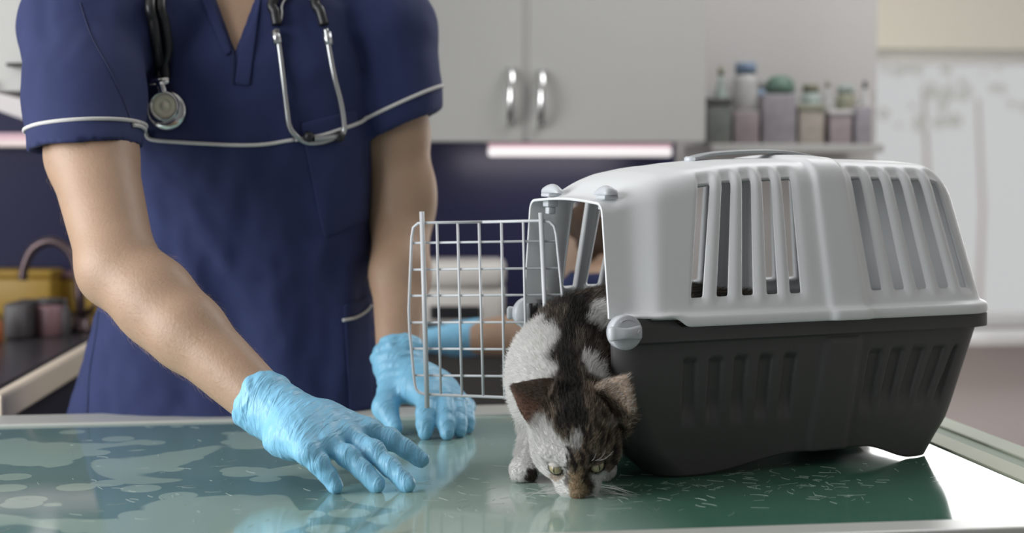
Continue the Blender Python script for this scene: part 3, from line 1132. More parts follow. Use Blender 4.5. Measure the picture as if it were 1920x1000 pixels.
def build_tub():
    W = CW

    def outline(h):
        tn = .006 + .12 * (.158 - h) if h < .158 else -.001
        sf = float(np.interp(h, [0, .02, .03, .09, .158], [.074, .052, .040, .010, .004]))
        sr = float(np.interp(h, [0, .02, .034, .157, .158], [.462, .474, .487, .5216, .5219]))
        if h >= .1585:
            sf, sr = .0, .5345
        return sf, sr, tn

    NS, NR, NC = 170, 22, 9
    rows = ['rim', .1752, .1605, .1598, .1585 - .0008, .156]
    n_low = 46
    tags_ = None
    grid = []
    hb_cache = {}

    def ring(h, hbf=None):
        """points around: near side (front to rear), rear corner, rear, far side, front; hbf gives the height of each point"""
        pts = []

        def place(region, f):
            hh = h
            for _ in range(3):
                sf, sr, tn = outline(hh)
                rc = .034
                if region == 'near':
                    s, t = sf + rc + (sr - sf - 2 * rc) * f, tn
                elif region == 'c1':
                    a = f * math.pi / 2
                    s, t = sr - rc + rc * math.sin(a), tn + rc - rc * math.cos(a)
                elif region == 'rear':
                    s, t = sr, tn + rc + (W - 2 * tn - 2 * rc) * f
                elif region == 'c2':
                    a = f * math.pi / 2
                    s, t = sr - rc + rc * math.cos(a), W - tn - rc + rc * math.sin(a)
                elif region == 'far':
                    s, t = sr - rc - (sr - sf - 2 * rc) * f, W - tn
                elif region == 'c3':
                    a = f * math.pi / 2
                    s, t = sf + rc - rc * math.sin(a), W - tn - rc + rc * math.cos(a)
                elif region == 'front':
                    s, t = sf, W - tn - rc - (W - 2 * tn - 2 * rc) * f
                else:
                    a = f * math.pi / 2
                    s, t = sf + rc - rc * math.cos(a), tn + rc - rc * math.sin(a)
                if hbf is None:
                    break
                hh = hbf(s, region)
            pts.append((s, t, hh, region))
        for reg, n in (('near', NS), ('c1', NC), ('rear', NR), ('c2', NC), ('far', NS), ('c3', NC), ('front', NR), ('c4', NC)):
            for i in range(n):
                place(reg, i / n)
        return pts

    def hb(s, region):
        mid = .0185 * min(float(smooth(s, .125, .262)), 1 - float(smooth(s, .352, .424)))
        fr = .030 * (1 - float(smooth(s, .030, .082)))
        re = .034 * float(smooth(s, .450, .492))
        v = max(mid, fr, re)
        if region in ('front', 'rear'):
            v = max(v, .02)
        return v

    for h in rows:
        if h == 'rim':
            grid.append([(s_, t_, .1758 + .0108 * (1 - float(smooth(s_, .071, .089))) * (s_ > .004), g_) for (s_, t_, _, g_) in ring(.1755)])
        else:
            grid.append(ring(h))
    for k in range(1, n_low + 1):
        q = (k / n_low) ** 0.9
        grid.append(ring(.156 * (1 - q), lambda s, reg, q=q: .156 + (hb(s, reg) - .156) * q))
    gap = .0062
    R = []
    for pts in grid:
        rr = []
        for (s, t, h, reg) in pts:
            if reg in ('near', 'far') and h < .157:
                d = 0.0
                k = (.138 - h) / .072
                fade = float(smooth(h, .055, .090)) * (1 - float(smooth(h, .1345, .1385)))
                if fade > 0:
                    for i in range(5):
                        for base, dl in ((.1038 + .0337 * i, .0014 * (2 - i)), (.3596 + .0312 * i, -.0084 - .0044 * i)):
                            c = base + dl * min(max(k, 0), 1.2)
                            wd = .0105
                            x = abs(s - c)
                            d = max(d, (1 - float(smooth(x, wd - .0045, wd))) * fade)
                out = -.0050 * d
                kk = min(max((.155 - h) / .125, 0), 1)
                a0, a1 = .2857 - .0147 * kk, .3331 - .0087 * kk
                out += .0048 * float(smooth(s, a0 - .006, a0 + .006)) * (1 - float(smooth(s, a1 - .006, a1 + .006))) * float(smooth(h, .158, .150))*1.0
                t = t - out if reg == 'near' else t + out
            rr.append((s, t, h))
        R.append(rr)
    bm = bmesh.new()
    V = [[bm.verts.new(p) for p in rr] for rr in R]
    n = len(V[0])
    f0 = 2 * NS + 3 * NC + NR
    for a in range(len(V) - 1):
        for j in range(n):
            j2 = (j + 1) % n
            hmid = R[a][j][2]
            if f0 - 3 <= j < f0 + NR + 3 and hmid > .062:
                continue                                     # doorway in the front wall
            bm.faces.new((V[a][j], V[a][j2], V[a + 1][j2], V[a + 1][j]))
    cen = bm.verts.new((.27, W / 2, .021))
    inner = [bm.verts.new((.27 + (p[0] - .27) * .80, W / 2 + (p[1] - W / 2) * .72, .019)) for p in R[-1]]
    for j in range(n):
        j2 = (j + 1) % n
        bm.faces.new((V[-1][j], V[-1][j2], inner[j2], inner[j]))
        bm.faces.new((inner[j], inner[j2], cen))
    o = bm_obj('base_tub', bm, M['tub'], carrier, True)
    m = o.modifiers.new('wall', 'SOLIDIFY'); m.thickness = 0.003; m.offset = -1
    return o


tub = build_tub()


# side latches: a disc with a grip bar
def side_latch(s, t, h, sgn):
    mtx = frame_z((s, t, h), (0, sgn, 0), (1, 0, 0))
    bm = bmesh.new()
    add_lathe(bm, [(0, -.008), (.019, -.008), (.0195, 0), (.0195, .004), (.0185, .0055), (.012, .0062), (0, .0062)], 36, mtx)
    o = bm_obj('latch', bm, M['knob'], carrier)
    bm = bmesh.new()
    n = 14
    rings = []
    for i in range(n + 1):
        x = -.0245 + .041 * i / n
        w = .0062 + .0022 * abs(math.cos(math.pi * i / n)) ** 2
        d = .0165 - .004 * math.cos(math.pi * i / n) ** 2
        if i in (0, n):
            w *= .75
            d *= .75
        ring = []
        for k in range(12):
            a = 2 * math.pi * k / 12
            yv = w * (abs(math.cos(a)) ** .6) * (1 if math.cos(a) > 0 else -1)
            zv = .006 + (d - .006) * .5 + (d - .006) * .5 * (abs(math.sin(a)) ** .6) * (1 if math.sin(a) > 0 else -1)
            ring.append(bm.verts.new(mtx @ Vector((x, yv, zv))))
        rings.append(ring)
    for a, b2 in zip(rings, rings[1:]):
        for k in range(12):
            bm.faces.new((a[k], a[(k + 1) % 12], b2[(k + 1) % 12], b2[k]))
    bm.faces.new(rings[0]); bm.faces.new(rings[-1])
    bm_obj('grip', bm, M['knob'], o, True)
    # the small raised padlock mark and turning arc
    bm = bmesh.new()
    arc = [mtx @ Vector((.0148 * math.cos(a), .0148 * math.sin(a), .0064)) for a in np.linspace(math.radians(50), math.radians(125), 12)]
    add_tube(bm, arc, .0005, 6)
    lk = [mtx @ Vector(p) for p in ((.0085, -.0015, .0150), (.0085, .002, .0152), (.0105, .0032, .0150), (.012, .002, .0148), (.012, -.0012, .0148), (.0095, -.0014, .0149))]
    add_tube(bm, lk, .00045, 6)
    bm_obj('lock_mark', bm, M['knob'], o)
    return o


side_latch(.0125, -.004, .1735, -1)
side_latch(.0125, CW + .004, .1735, 1)


def door_latch(s, t, flip):
    """turn lever on the porch above the doorway, with its pivot below"""
    h = .3205
    bm = bmesh.new()
    n = 16
    rings = []
    for i in range(n + 1):
        f = i / n
        x = -.013 + .040 * f
        hh = .010 * math.sin(math.pi * (f * .82 + .16)) ** .8 + .001
        w = .0088 * (1 - .45 * f)
        if i == 0 or i == n:
            hh *= .5
            w *= .7
        ring = []
        for k in range(10):
            a = math.pi * k / 9
            ring.append(bm.verts.new((s + .002 + (-w * math.cos(a)), t + flip * x, h + .0035 + hh * math.sin(a) ** .7)))
        rings.append(ring)
    for a, b2 in zip(rings, rings[1:]):
        for k in range(9):
            bm.faces.new((a[k], a[k + 1], b2[k + 1], b2[k]))
        bm.faces.new((a[9], a[0], b2[0], b2[9]))
    bm.faces.new(rings[0]); bm.faces.new(rings[-1])
    add_box(bm, (s - .007, t - .011, h - .001), (s + .011, t + .011, h + .0034), .0012)
    o = bm_obj('door_latch', bm, M['knob'], carrier, True)
    bm = bmesh.new()
    add_box(bm, (s - .006, t - .0075, h - .013), (s + .008, t + .0075, h - .0045), .0012)
    add_box(bm, (s - .004, t - .005, h - .022), (s + .006, t + .005, h - .0135), .0015)
    bm_obj('pivot', bm, M['knob'], o, True)


door_latch(.013, .045, 1)
door_latch(.013, .192, -1)

# carrying handle lying on the roof
hs0, _ = car_px(1292, 309, CW / 2)
hs1, _ = car_px(1520, 308, CW / 2)
bm = bmesh.new()
pts = catmull([(hs0, CW / 2 - .014, .3645), (hs0 + .03, CW / 2 - .014, .3705), (hs0 + .09, CW / 2 - .014, .3735), (hs1 - .04, CW / 2 - .014, .3725), (hs1, CW / 2 - .014, .3665)], 8)
rings = []
for p in pts:
    rings.append([bm.verts.new((p.x, p.y + a, p.z + b2)) for a, b2 in ((0, -.002), (.028, -.002), (.028, .002), (.014, .0032), (0, .002))])
for a, b2 in zip(rings, rings[1:]):
    for k in range(5):
        bm.faces.new((a[k], a[(k + 1) % 5], b2[(k + 1) % 5], b2[k]))
bm.faces.new(rings[0]); bm.faces.new(rings[-1])
hd_ = bm_obj('carry_handle', bm, M['handle_grey'], carrier, True)
mb = hd_.modifiers.new('b', 'BEVEL'); mb.width = .001; mb.segments = 2
for s in (hs0 + .004, hs1 - .004):
    lathe_obj('handle_hinge', [(0, .3595), (.009, .3595), (.009, .366), (.0075, .368), (0, .368)], M['knob'], hd_, 20, Matrix.Translation((s, CW / 2, 0)))


# wire door swung open to the left
def dp(u, v, off=0.0):
    return at(u, v, 2.004 + (1018 - u) / 248 * .046 + off)


door = thing('wire_door', None, None, (0, 0, 0))
door.parent = carrier
door.matrix_parent_inverse = base_matrix(carrier).inverted()
door.location = (0, 0, 0)
fl = [(905, 416.5), (800, 418), (784, 419), (775, 427), (772, 445), (768, 540), (766.5, 582), (768, 620), (777, 715), (780, 730), (787, 737), (800, 740), (905, 744), (1030, 749), (1041, 746), (1045, 735), (1057, 590), (1056, 570), (1043, 440), (1039, 424), (1030, 416), (1016, 414), (905, 416.5)]
tube_obj('frame', [dp(*p) for p in fl], .00185, M['wire'], door, 10)
for nm, a, b2 in (('hinge_rod', (791, 397), (801, 765)), ('hinge_rod', (1014, 399), (1031, 768))):
    tube_obj(nm, [dp(*a, -.0034), dp(*b2, -.0034)], .0031, M['wire'], door, 12)
bm = bmesh.new()
for a, b2 in (((819, 417), (826.5, 741)), ((858, 416.5), (866, 743)), ((898, 416), (906, 744)), ((940, 415), (946, 746)), ((981, 414.5), (988, 748))):
    add_tube(bm, [dp(*a), dp(*b2)], .00165, 8)
bm_obj('upright_wires', bm, M['wire'], door)
bm = bmesh.new()
for vl, vr, ul, ur in ((456, 452, 773, 1046), (506, 503, 770, 1050), (555, 553, 768, 1055), (605, 604.5, 768, 1057), (654, 656, 772, 1052), (704, 707, 776, 1048)):
    add_tube(bm, [dp(ul, vl, .0028), dp(ur, vr, .0028)], .0015, 8)
bm_obj('cross_wires', bm, M['wire'], door)


# ------------------------------------------------------------------ person in navy scrubs
PX, PY = -0.40, 2.42
person = thing('person', 'person in navy scrubs and blue gloves leaning on the table, stethoscope around the neck', 'person', (PX, PY, 0))


def V3(*a):
    return np.array(a, float)


def A(u, v, y):
    return np.array(at(u, v, y))


# joints
RS, RE, RW = A(158, 52, 2.26), A(222, 503, 2.02), A(516, 776, 1.89)
LS, LE, LW = A(712, 60, 2.42), A(752, 405, 2.42), A(748, 690, 2.265)
R_UP = A(172, 290, 2.125)
L_UP = A(742, 255, 2.42)

# ---- body: head, neck, chest, both arms down to inside the gloves, one surface
B = Solid((-0.72, 1.82, 0.86), (-0.02, 2.66, 1.96), 0.0052)
B.loft([(0.90, -.41, 2.45, .165, .105, 0), (1.03, -.40, 2.44, .150, .10, 0), (1.15, -.39, 2.415, .150, .105, .03), (1.28, -.385, 2.395, .165, .112, .05),
        (1.38, -.385, 2.385, .170, .110, .05), (1.46, -.39, 2.385, .155, .085, .05), (1.50, -.39, 2.385, .10, .06, .05)], 0.02)
B.chain([V3(-.39, 2.40, 1.45), V3(-.39, 2.385, 1.56), V3(-.385, 2.36, 1.64)], [.068, .060, .058], 0.03)
B.cone(V3(-.39, 2.40, 1.47), RS, .06, .062, .03).cone(V3(-.39, 2.40, 1.47), LS, .06, .060, .03)
HC = V3(-.375, 2.315, 1.735)                                # head, looking down at the cat
hf = V3(.30, -.80, -.52); hf /= np.linalg.norm(hf)
hr = np.cross(hf, V3(0, 0, 1)); hr /= np.linalg.norm(hr)
hu = np.cross(hr, hf)
AX = np.array([hr, hf, hu])


def hp_(r, f, u):
    return HC + hr * r + hf * f + hu * u


B.ell(hp_(0, -.01, .03), (.076, .098, .092), AX, .02)
B.ell(hp_(0, .032, -.045), (.058, .058, .065), AX, .03)
B.ell(hp_(0, .068, -.088), (.026, .022, .020), AX, .02)
B.cone(hp_(0, .086, .012), hp_(0, .108, -.030), .009, .014, .012)
B.ell(hp_(0, .086, -.060), (.024, .012, .009), AX, .008)
for sg in (-1, 1):
    B.ell(hp_(sg * .076, -.012, -.012), (.010, .020, .032), AX, .006)
    B.ell(hp_(sg * .031, .090, .008), (.016, .012, .011), AX, .008, 's')
    B.cone(hp_(sg * .014, .092, .026), hp_(sg * .048, .078, .026), .007, .006, .01)
B.chain([RS, R_UP, RE], [.064, .056, .047], 0.02)
B.chain([RE, RE * .55 + RW * .45, RW], [.047, .0435, .0318], 0.02)
B.ell(RE + (RW - RE) * .22 + V3(.006, 0, -.004), (.042, .042, .05), None, .03)
B.ell(RE + V3(-.014, .014, -.006), (.034, .03, .034), None, .02)   # elbow
B.chain([LS, L_UP, LE], [.064, .047, .0425], 0.02)
B.chain([LE, LE * .6 + LW * .4, LW], [.0435, .041, .030], 0.02)
B.ell(LE + V3(.010, -.005, .035), (.042, .04, .055), None, .02)
B.chain([RW, RW + (V3(.06, -.032, -.018))], [.026, .014], 0.012)
B.chain([LW, LW + V3(.03, -.028, -.015)], [.026, .016], 0.012)
body_me = B.mesh('body', 2)
body = link('body', body_me, M['skin'], person, True)
for sg in (-1, 1):
    ec = hp_(sg * .031, .081, .008)
    lathe_obj('eye', [(0, -.0115), (.008, -.008), (.0115, 0), (.008, .008), (0, .0115)], M['sill'], body, 16, frame_z(ec, hf), True)

HS = Solid((-0.56, 2.1, 1.62), (-0.2, 2.56, 1.9), 0.006)
HS.ell(hp_(0, -.018, .040), (.084, .104, .098), AX, .01)
HS.ell(hp_(0, .085, -.045), (.075, .085, .085), AX, .02, 's')
HS.displace(lambda p: .003 * noise3(p, 60))
link('hair', HS.mesh('hair', 1), M['hair'], person, True)

# ---- scrub top with short sleeves
S = Solid((-0.78, 2.02, 0.70), (-0.0, 2.70, 1.60), 0.0055)
RH = A(160, 280, 2.135)                                        # hems
LH = A(742, 245, 2.42)
S.cone(V3(-.39, 2.40, 1.475), RS, .085, .080, .03).cone(V3(-.39, 2.40, 1.475), LS, .085, .078, .03)
rax = (RH - RS) / np.linalg.norm(RH - RS)
lax = (LH - LS) / np.linalg.norm(LH - LS)
S.chain([RS, RS * .4 + RH * .6, RH + rax * .07], [.082, .0740, .0735], 0.03)
S.chain([LS, LS * .4 + LH * .6, LH + lax * .07], [.078, .0700, .0665], 0.03)


def cut_end(c, ax, R):
    """trim a sleeve flat at its hem"""
    ax = np.array(ax)

    def f(X, Y, Z):
        d = -((X - c[0]) * ax[0] + (Y - c[1]) * ax[1] + (Z - c[2]) * ax[2])
        r = np.sqrt((X - c[0]) ** 2 + (Y - c[1]) ** 2 + (Z - c[2]) ** 2) - R
        return np.maximum(d, r)
    return f


rhn = rax * V3(1, .12, 1) + V3(-.09, 0, 0); rhn /= np.linalg.norm(rhn)
lhn = lax + V3(.30, 0, -.0); lhn /= np.linalg.norm(lhn)
S.op(cut_end(RH, rhn, .2), RH - .2, RH + .2, .002, 's')
S.op(cut_end(LH, lhn, .2), LH - .2, LH + .2, .002, 's')
S.cone(RH + rax * .09, RH - rax * .035, .0640, .0610, .003, 's')
S.cone(LH + lax * .09, LH - lax * .035, .0585, .0555, .003, 's')
S.loft([(0.70, -.428, 2.465, .256, .152, 0), (0.87, -.422, 2.458, .241, .146, 0), (1.03, -.404, 2.448, .206, .138, 0), (1.15, -.392, 2.425, .187, .132, .03),
        (1.27, -.386, 2.40, .184, .132, .05), (1.38, -.388, 2.39, .190, .128, .05), (1.46, -.39, 2.388, .182, .104, .05), (1.515, -.39, 2.388, .12, .07, .05)], 0.006)


def fold(p):
    p = np.asarray(p)
    x, y, z = p[:, 0], p[:, 1], p[:, 2]
    out = .0016 * noise3(p * np.array([1.0, 1.0, .45]), 22) + .0010 * noise3(p, 55, 2)
    for (a, b, w, amp) in FOLDS:
        ab = b - a
        t = np.clip(((p - a) @ ab) / (ab @ ab), 0, 1)
        d2 = ((p - a - t[:, None] * ab) ** 2).sum(1)
        out += amp * np.exp(-d2 / (w * w)) * np.sin(np.pi * np.clip(t * .9 + .08, 0, 1)) ** .6
    return out


FOLDS = []
for (u0, v0, y0_, u1, v1, y1_, w, amp) in (
        (255, 268, 2.24, 440, 520, 2.30, .016, .008), (270, 330, 2.26, 420, 640, 2.32, .016, .007), (300, 60, 2.27, 300, 240, 2.26, .018, -.004),
        (480, 150, 2.26, 430, 420, 2.28, .022, .006), (560, 300, 2.28, 590, 600, 2.31, .02, -.005), (640, 280, 2.3, 600, 520, 2.31, .018, .006),
        (200, 620, 2.33, 330, 760, 2.32, .03, .007), (380, 480, 2.30, 500, 740, 2.32, .022, -.006), (520, 560, 2.31, 560, 780, 2.32, .02, .006),
        (660, 480, 2.36, 640, 760, 2.34, .018, .006), (60, 130, 2.2, 215, 190, 2.1, .012, .005), (100, 60, 2.2, 230, 140, 2.14, .013, .006),
        (75, 200, 2.15, 190, 212, 2.08, .010, -.003), (700, 120, 2.36, 735, 215, 2.36, .013, .005), (655, 30, 2.34, 690, 200, 2.36, .014, -.006)):
    FOLDS.append((A(u0, v0, y0_), A(u1, v1, y1_), w, amp))
S.displace(lambda p: fold(p) * (.25 + .75 * np.minimum(smooth(np.linalg.norm(p - RH, axis=1), .085, .13), smooth(np.linalg.norm(p - LH, axis=1), .08, .12))))
# V neck
vb = A(437, 97, 2.26)


def vneck(X, Y, Z):
    zz = Z - vb[2]
    xc = vb[0] + zz * -.03
    hw = np.minimum(zz * .36, .075)
    return np.maximum(np.abs(X - xc) - hw, np.maximum(Y - 2.36, -zz)) * .9


S.op(vneck, V3(-.52, 2.05, vb[2]), V3(-.26, 2.37, 1.6), .004, 's')
S.ell(V3(-.39, 2.385, 1.56), (.074, .08, .075), None, .01, 's')
top_me = S.mesh('scrub_top', 1)
top = link('scrub_top', top_me, M['navy'], person, True)
TBV = bvh_of(top_me)


def on_top(u, v, off=.002):
    p, n = hit(TBV, u, v, 2.28)
    return p + n * off


def px_line(pts, n=10, off=.002):
    """points along a picture polyline lying on the scrub top"""
    pp = catmull([(u, v, 0) for u, v in pts], n)
    P_ = [on_top(p.x, p.y, off) for p in pp]
    for _ in range(2):
        P_ = [P_[0]] + [(P_[i - 1] + P_[i] * 2 + P_[i + 1]) / 4 for i in range(1, len(P_) - 1)] + [P_[-1]]
    return P_


tube_obj('piping', px_line([(247, 236), (262, 238), (274, 248), (283, 261), (330, 266), (400, 270), (455, 272), (500, 270), (550, 262)]), .0026, M['piping'], top, 8, True)
tube_obj('piping', px_line([(552, 262), (600, 254), (640, 241), (668, 231), (677, 226), (690, 217)], 10, .004), .0026, M['piping'], top, 8, True)


def hem_ring(c, ax, back, name):
    """white piping around a sleeve, found by casting outwards from the sleeve axis"""
    ax = Vector(ax)
    c0 = Vector(c) - ax * back
    e1 = ax.cross(Vector((0, 1, 0))).normalized()
    e2 = ax.cross(e1)
    pts = []
    for k in range(49):
        a = 2 * math.pi * k / 48
        d = e1 * math.cos(a) + e2 * math.sin(a)
        loc, nor, _, _ = TBV.ray_cast(c0 + d * .16, -d)
        if loc is None or (loc - c0).length > .102:
            loc = c0 + d * .074
        pts.append(loc + d * .001)
    bm = bmesh.new()
    add_tube(bm, pts, .0027, 8)
    return bm_obj(name, bm, M['piping'], top, False, True)


hem_ring(RH, rhn, .030, 'piping')
hem_ring(LH, lhn, .030, 'piping')


def patch(name, quad, m, parent, nx=14, ny=16, off=.0022, thick=.0022):
    """a sewn-on cloth panel following the scrub top inside a picture quad"""
    a, b2, c, d = [np.array(q, float) for q in quad]
    bm = bmesh.new()
    V = []
    for j in range(ny + 1):
        row = []
        for i in range(nx + 1):
            s, t = i / nx, j / ny
            p = (a * (1 - s) + b2 * s) * (1 - t) + (d * (1 - s) + c * s) * t
            row.append(bm.verts.new(on_top(p[0], p[1], off)))
        V.append(row)
    for j in range(ny):
        for i in range(nx):
            bm.faces.new((V[j][i], V[j][i + 1], V[j + 1][i + 1], V[j + 1][i]))
    for _ in range(3):
        bmesh.ops.smooth_vert(bm, verts=bm.verts, factor=.5, use_axis_x=True, use_axis_y=True, use_axis_z=True)
    o = bm_obj(name, bm, m, parent, True, True)
    md = o.modifiers.new('t', 'SOLIDIFY'); md.thickness = thick; md.offset = 0
    md = o.modifiers.new('b', 'BEVEL'); md.width = .0006; md.segments = 1
    return o


pk = patch('chest_pocket', [(558, 226), (668, 199), (692, 416), (606, 452)], M['navy'], top)
patch('pocket', [(640, 566), (692, 552), (700, 770), (652, 780)], M['navy'], top, 8, 16)
tube_obj('pocket_piping', px_line([(641, 600), (662, 595), (680, 585), (691, 573)], 6, .0052), .0022, M['piping'], top, 8, True)
patch('neck_band', [(465, -6), (492, -8), (470, 166), (437, 160)], M['navy'], top, 5, 18, .0022)
patch('neck_band', [(398, -6), (372, -8), (424, 110), (436, 100)], M['navy'], top, 5, 14, .0018)
tube_obj('seam', px_line([(437, 98), (437, 130), (437, 160)], 6, .0034), .0010, M['navy_seam'], top, 6, True)
tube_obj('seam', px_line([(150, 5), (172, 70), (205, 130), (232, 190), (248, 240)], 8, .0002), .0010, M['navy_seam'], top, 6, True)
tube_obj('seam', px_line([(186, 585), (178, 640), (168, 700), (164, 775)], 8, .0004), .0011, M['navy_seam'], top, 6, True)

# ---- trousers and shoes, behind the table
Tm = Solid((-0.72, 2.2, 0.02), (-0.1, 2.72, 0.98), 0.009)
Tm.ell(V3(-.42, 2.465, .86), (.185, .13, .13), None, .03)
for sg in (-1, 1):
    Tm.chain([V3(-.42 + sg * .095, 2.465, .84), V3(-.42 + sg * .105, 2.45, .47), V3(-.42 + sg * .115, 2.48, .07)], [.098, .074, .066], .02)
Tm.displace(lambda p: .004 * noise3(p, 16))
link('trousers', Tm.mesh('trousers', 1), M['navy'], person, True)
for sg in (-1, 1):
    Sh = Solid((-.42 + sg * .12 - .08, 2.28, 0), (-.42 + sg * .12 + .08, 2.6, .16), .007)
    Sh.ell(V3(-.42 + sg * .12, 2.42, .04), (.048, .12, .038), None, .02)
    Sh.ell(V3(-.42 + sg * .118, 2.49, .07), (.042, .05, .05), None, .02)
    link('shoe', Sh.mesh('shoe', 1), M['shoe'], person, True)

# ---- blue gloves
def glove_mat():
    m = bpy.data.materials.new('blue_nitrile')
    m.use_nodes = True
    N, L = m.node_tree.nodes, m.node_tree.links
    b = N['Principled BSDF']
    b.inputs['Base Color'].default_value = (0.235, 0.55, 0.775, 1)
    b.inputs['Roughness'].default_value = 0.40
    b.inputs['Subsurface Weight'].default_value = 0.08
    b.inputs['Subsurface Scale'].default_value = 0.004
    tc = N.new('ShaderNodeTexCoord')
    mp = N.new('ShaderNodeMapping')
    mp.inputs['Scale'].default_value = (150, 26, 26)
    n = N.new('ShaderNodeTexNoise')
    n.inputs['Scale'].default_value = 1.0
    n.inputs['Detail'].default_value = 3
    n.inputs['Distortion'].default_value = 0.6
    L.new(tc.outputs['Object'], mp.inputs[0])
    L.new(mp.outputs[0], n.inputs['Vector'])
    r = N.new('ShaderNodeMapRange')
    r.inputs['From Min'].default_value = 0.45
    r.inputs['From Max'].default_value = 0.72
    L.new(n.outputs['Fac'], r.inputs['Value'])
    n2 = N.new('ShaderNodeTexNoise')
    n2.inputs['Scale'].default_value = 170
    n2.inputs['Detail'].default_value = 2
    L.new(tc.outputs['Object'], n2.inputs['Vector'])
    ad = N.new('ShaderNodeMath'); ad.operation = 'MULTIPLY_ADD'
    ad.inputs[1].default_value = 0.35
    L.new(n2.outputs['Fac'], ad.inputs[0])
    L.new(r.outputs['Result'], ad.inputs[2])
    bp = N.new('ShaderNodeBump')
    bp.inputs['Strength'].default_value = 0.55
    bp.inputs['Distance'].default_value = 0.0022
    L.new(ad.outputs[0], bp.inputs['Height'])
    L.new(bp.outputs[0], b.inputs['Normal'])
    return m


M['glove'] = glove_mat()


def finger(S, mcp, tip, r0, r1, lift=.010, bend=(.42, .72), drop=.0):
    """knuckle, two joints and tip: the finger arches up between knuckle and tip"""
    up = V3(0, 0, 1)
    p1 = mcp + (tip - mcp) * bend[0] + up * lift
    p2 = mcp + (tip - mcp) * bend[1] + up * lift * .72
    S.chain([mcp, p1, p2, tip], [r0, r0 * .93, r0 * .86, r1], .0045)
    S.ell(p1, (r0 * .99,) * 3, None, .006)
    return p1, p2


def glove(name, label, lo, hi, build, axis_from, axis_to, h=.0014):
    G = Solid(lo, hi, h)
    build(G)
    me = G.mesh(name, 2)
    # put the mesh into a frame whose x axis runs along the hand, so the creases cross it
    fm = frame_z(axis_from, (0, 0, 1), Vector(axis_to) - Vector(axis_from))
    me.transform(fm.inverted())
    o = link(name, me, M['glove'], person)
    o.matrix_parent_inverse = base_matrix(person).inverted()
    o.matrix_basis = fm
    tag(o, label)
    return o


RK = dict(i=A(690, 808, 1.872), m=A(652, 818, 1.843), r=A(613, 832, 1.820), p=A(576, 850, 1.795))
RT = dict(i=A(789, 862, 1.872), m=A(762, 909, 1.800), r=A(705, 911, 1.797), p=A(628, 913, 1.790))
for k in 'mrpi':
    RT[k][2] = max(RT[k][2], TABLE + .0085)
wr = RW + V3(0.004, -.002, 0)


def right_hand(G):
    G.chain([RE * .075 + RW * .925 + V3(0, 0, .001), RW * .95 + RE * .05, wr], [.0365, .0350, .0325], .01)
    cuff = RE * .065 + RW * .935
    # palm
    for k, r in (('i', .0165), ('m', .0165), ('r', .016), ('p', .0150)):
        b0 = wr + (RK[k] - wr) * .12
        G.chain([b0, wr * .45 + RK[k] * .55 + V3(0, 0, .001), RK[k]], [.0215, .0190, r * .95], .022)
    G.ell(wr * .5 + (RK['m'] + RK['r']) * .25 + V3(0, 0, -.004), (.042, .038, .017), None, .015)
    G.ell(wr * .55 + RK['p'] * .45 + V3(0, -.004, -.012), (.030, .022, .018), None, .012)
    for k, r0, r1, lf in (('i', .0122, .0098, .004), ('m', .0126, .0104, .0055), ('r', .0122, .0102, .005), ('p', .0114, .0094, .0035)):
        finger(G, RK[k], RT[k], r0, r1, lf)
    # thumb leaves the far side of the palm near the wrist
    tb = wr * .72 + RK['i'] * .28 + V3(.004, .010, -.014)
    t1 = tb + V3(.030, .030, -.018)
    t2 = t1 + V3(.034, .012, -.012)
    t2[2] = max(t2[2], TABLE + .010)
    G.chain([tb, t1, t2], [.017, .0125, .0095], .010)
    # rolled cuff
    d = (wr - cuff) / np.linalg.norm(wr - cuff)

    def roll(X, Y, Z):
        p = [X - cuff[0], Y - cuff[1], Z - cuff[2]]
        al = sum(p[i] * d[i] for i in range(3))
        rad = np.sqrt(np.maximum(sum(c * c for c in p) - al * al, 1e-12))
        return np.sqrt((rad - .0364) ** 2 + al ** 2) - .0022
    G.op(roll, cuff - .042, cuff + .042, .003)

    def creases(p):
        al = (p - wr) @ d
        near = smooth(al, .055, .01) * smooth(al, -.05, -.02)
        q = p.copy()
        c = np.sin((al * 520 + 2.2 * noise3(q, 30))) * .5 + .5
        out = .0010 * near * c ** 3 * (.5 + .5 * noise3(q, 40, 1))
        out += .0014 * noise3(p * 1.0, 75, 4) * smooth(al, -.01, -.035)
        return out + .0004 * noise3(p, 150, 5)
    G.displace(creases)
    # open end of the cuff
    G.cone(cuff - d * .06, cuff - d * .024, .0343, .0330, .0015, 's')


allr = np.array(list(RK.values()) + list(RT.values()) + [wr, RE * .15 + RW * .85])
glove('glove', 'blue glove of the hand spread flat on the near table top', allr.min(0) - .06, allr.max(0) + .05, right_hand, RE * .2 + RW * .8, RK['m'])

LK = dict(i=A(800, 748, 2.185), m=A(832, 746, 2.195), r=A(856, 752, 2.212), p=A(872, 764, 2.232))
LT = dict(i=A(797, 812, 2.142), m=A(838, 815, 2.140), r=A(862, 811, 2.158), p=A(878, 801, 2.185))
for k in LT:
    LT[k][2] = TABLE + .0085
lw_ = LW + V3(.004, -.004, -.006)


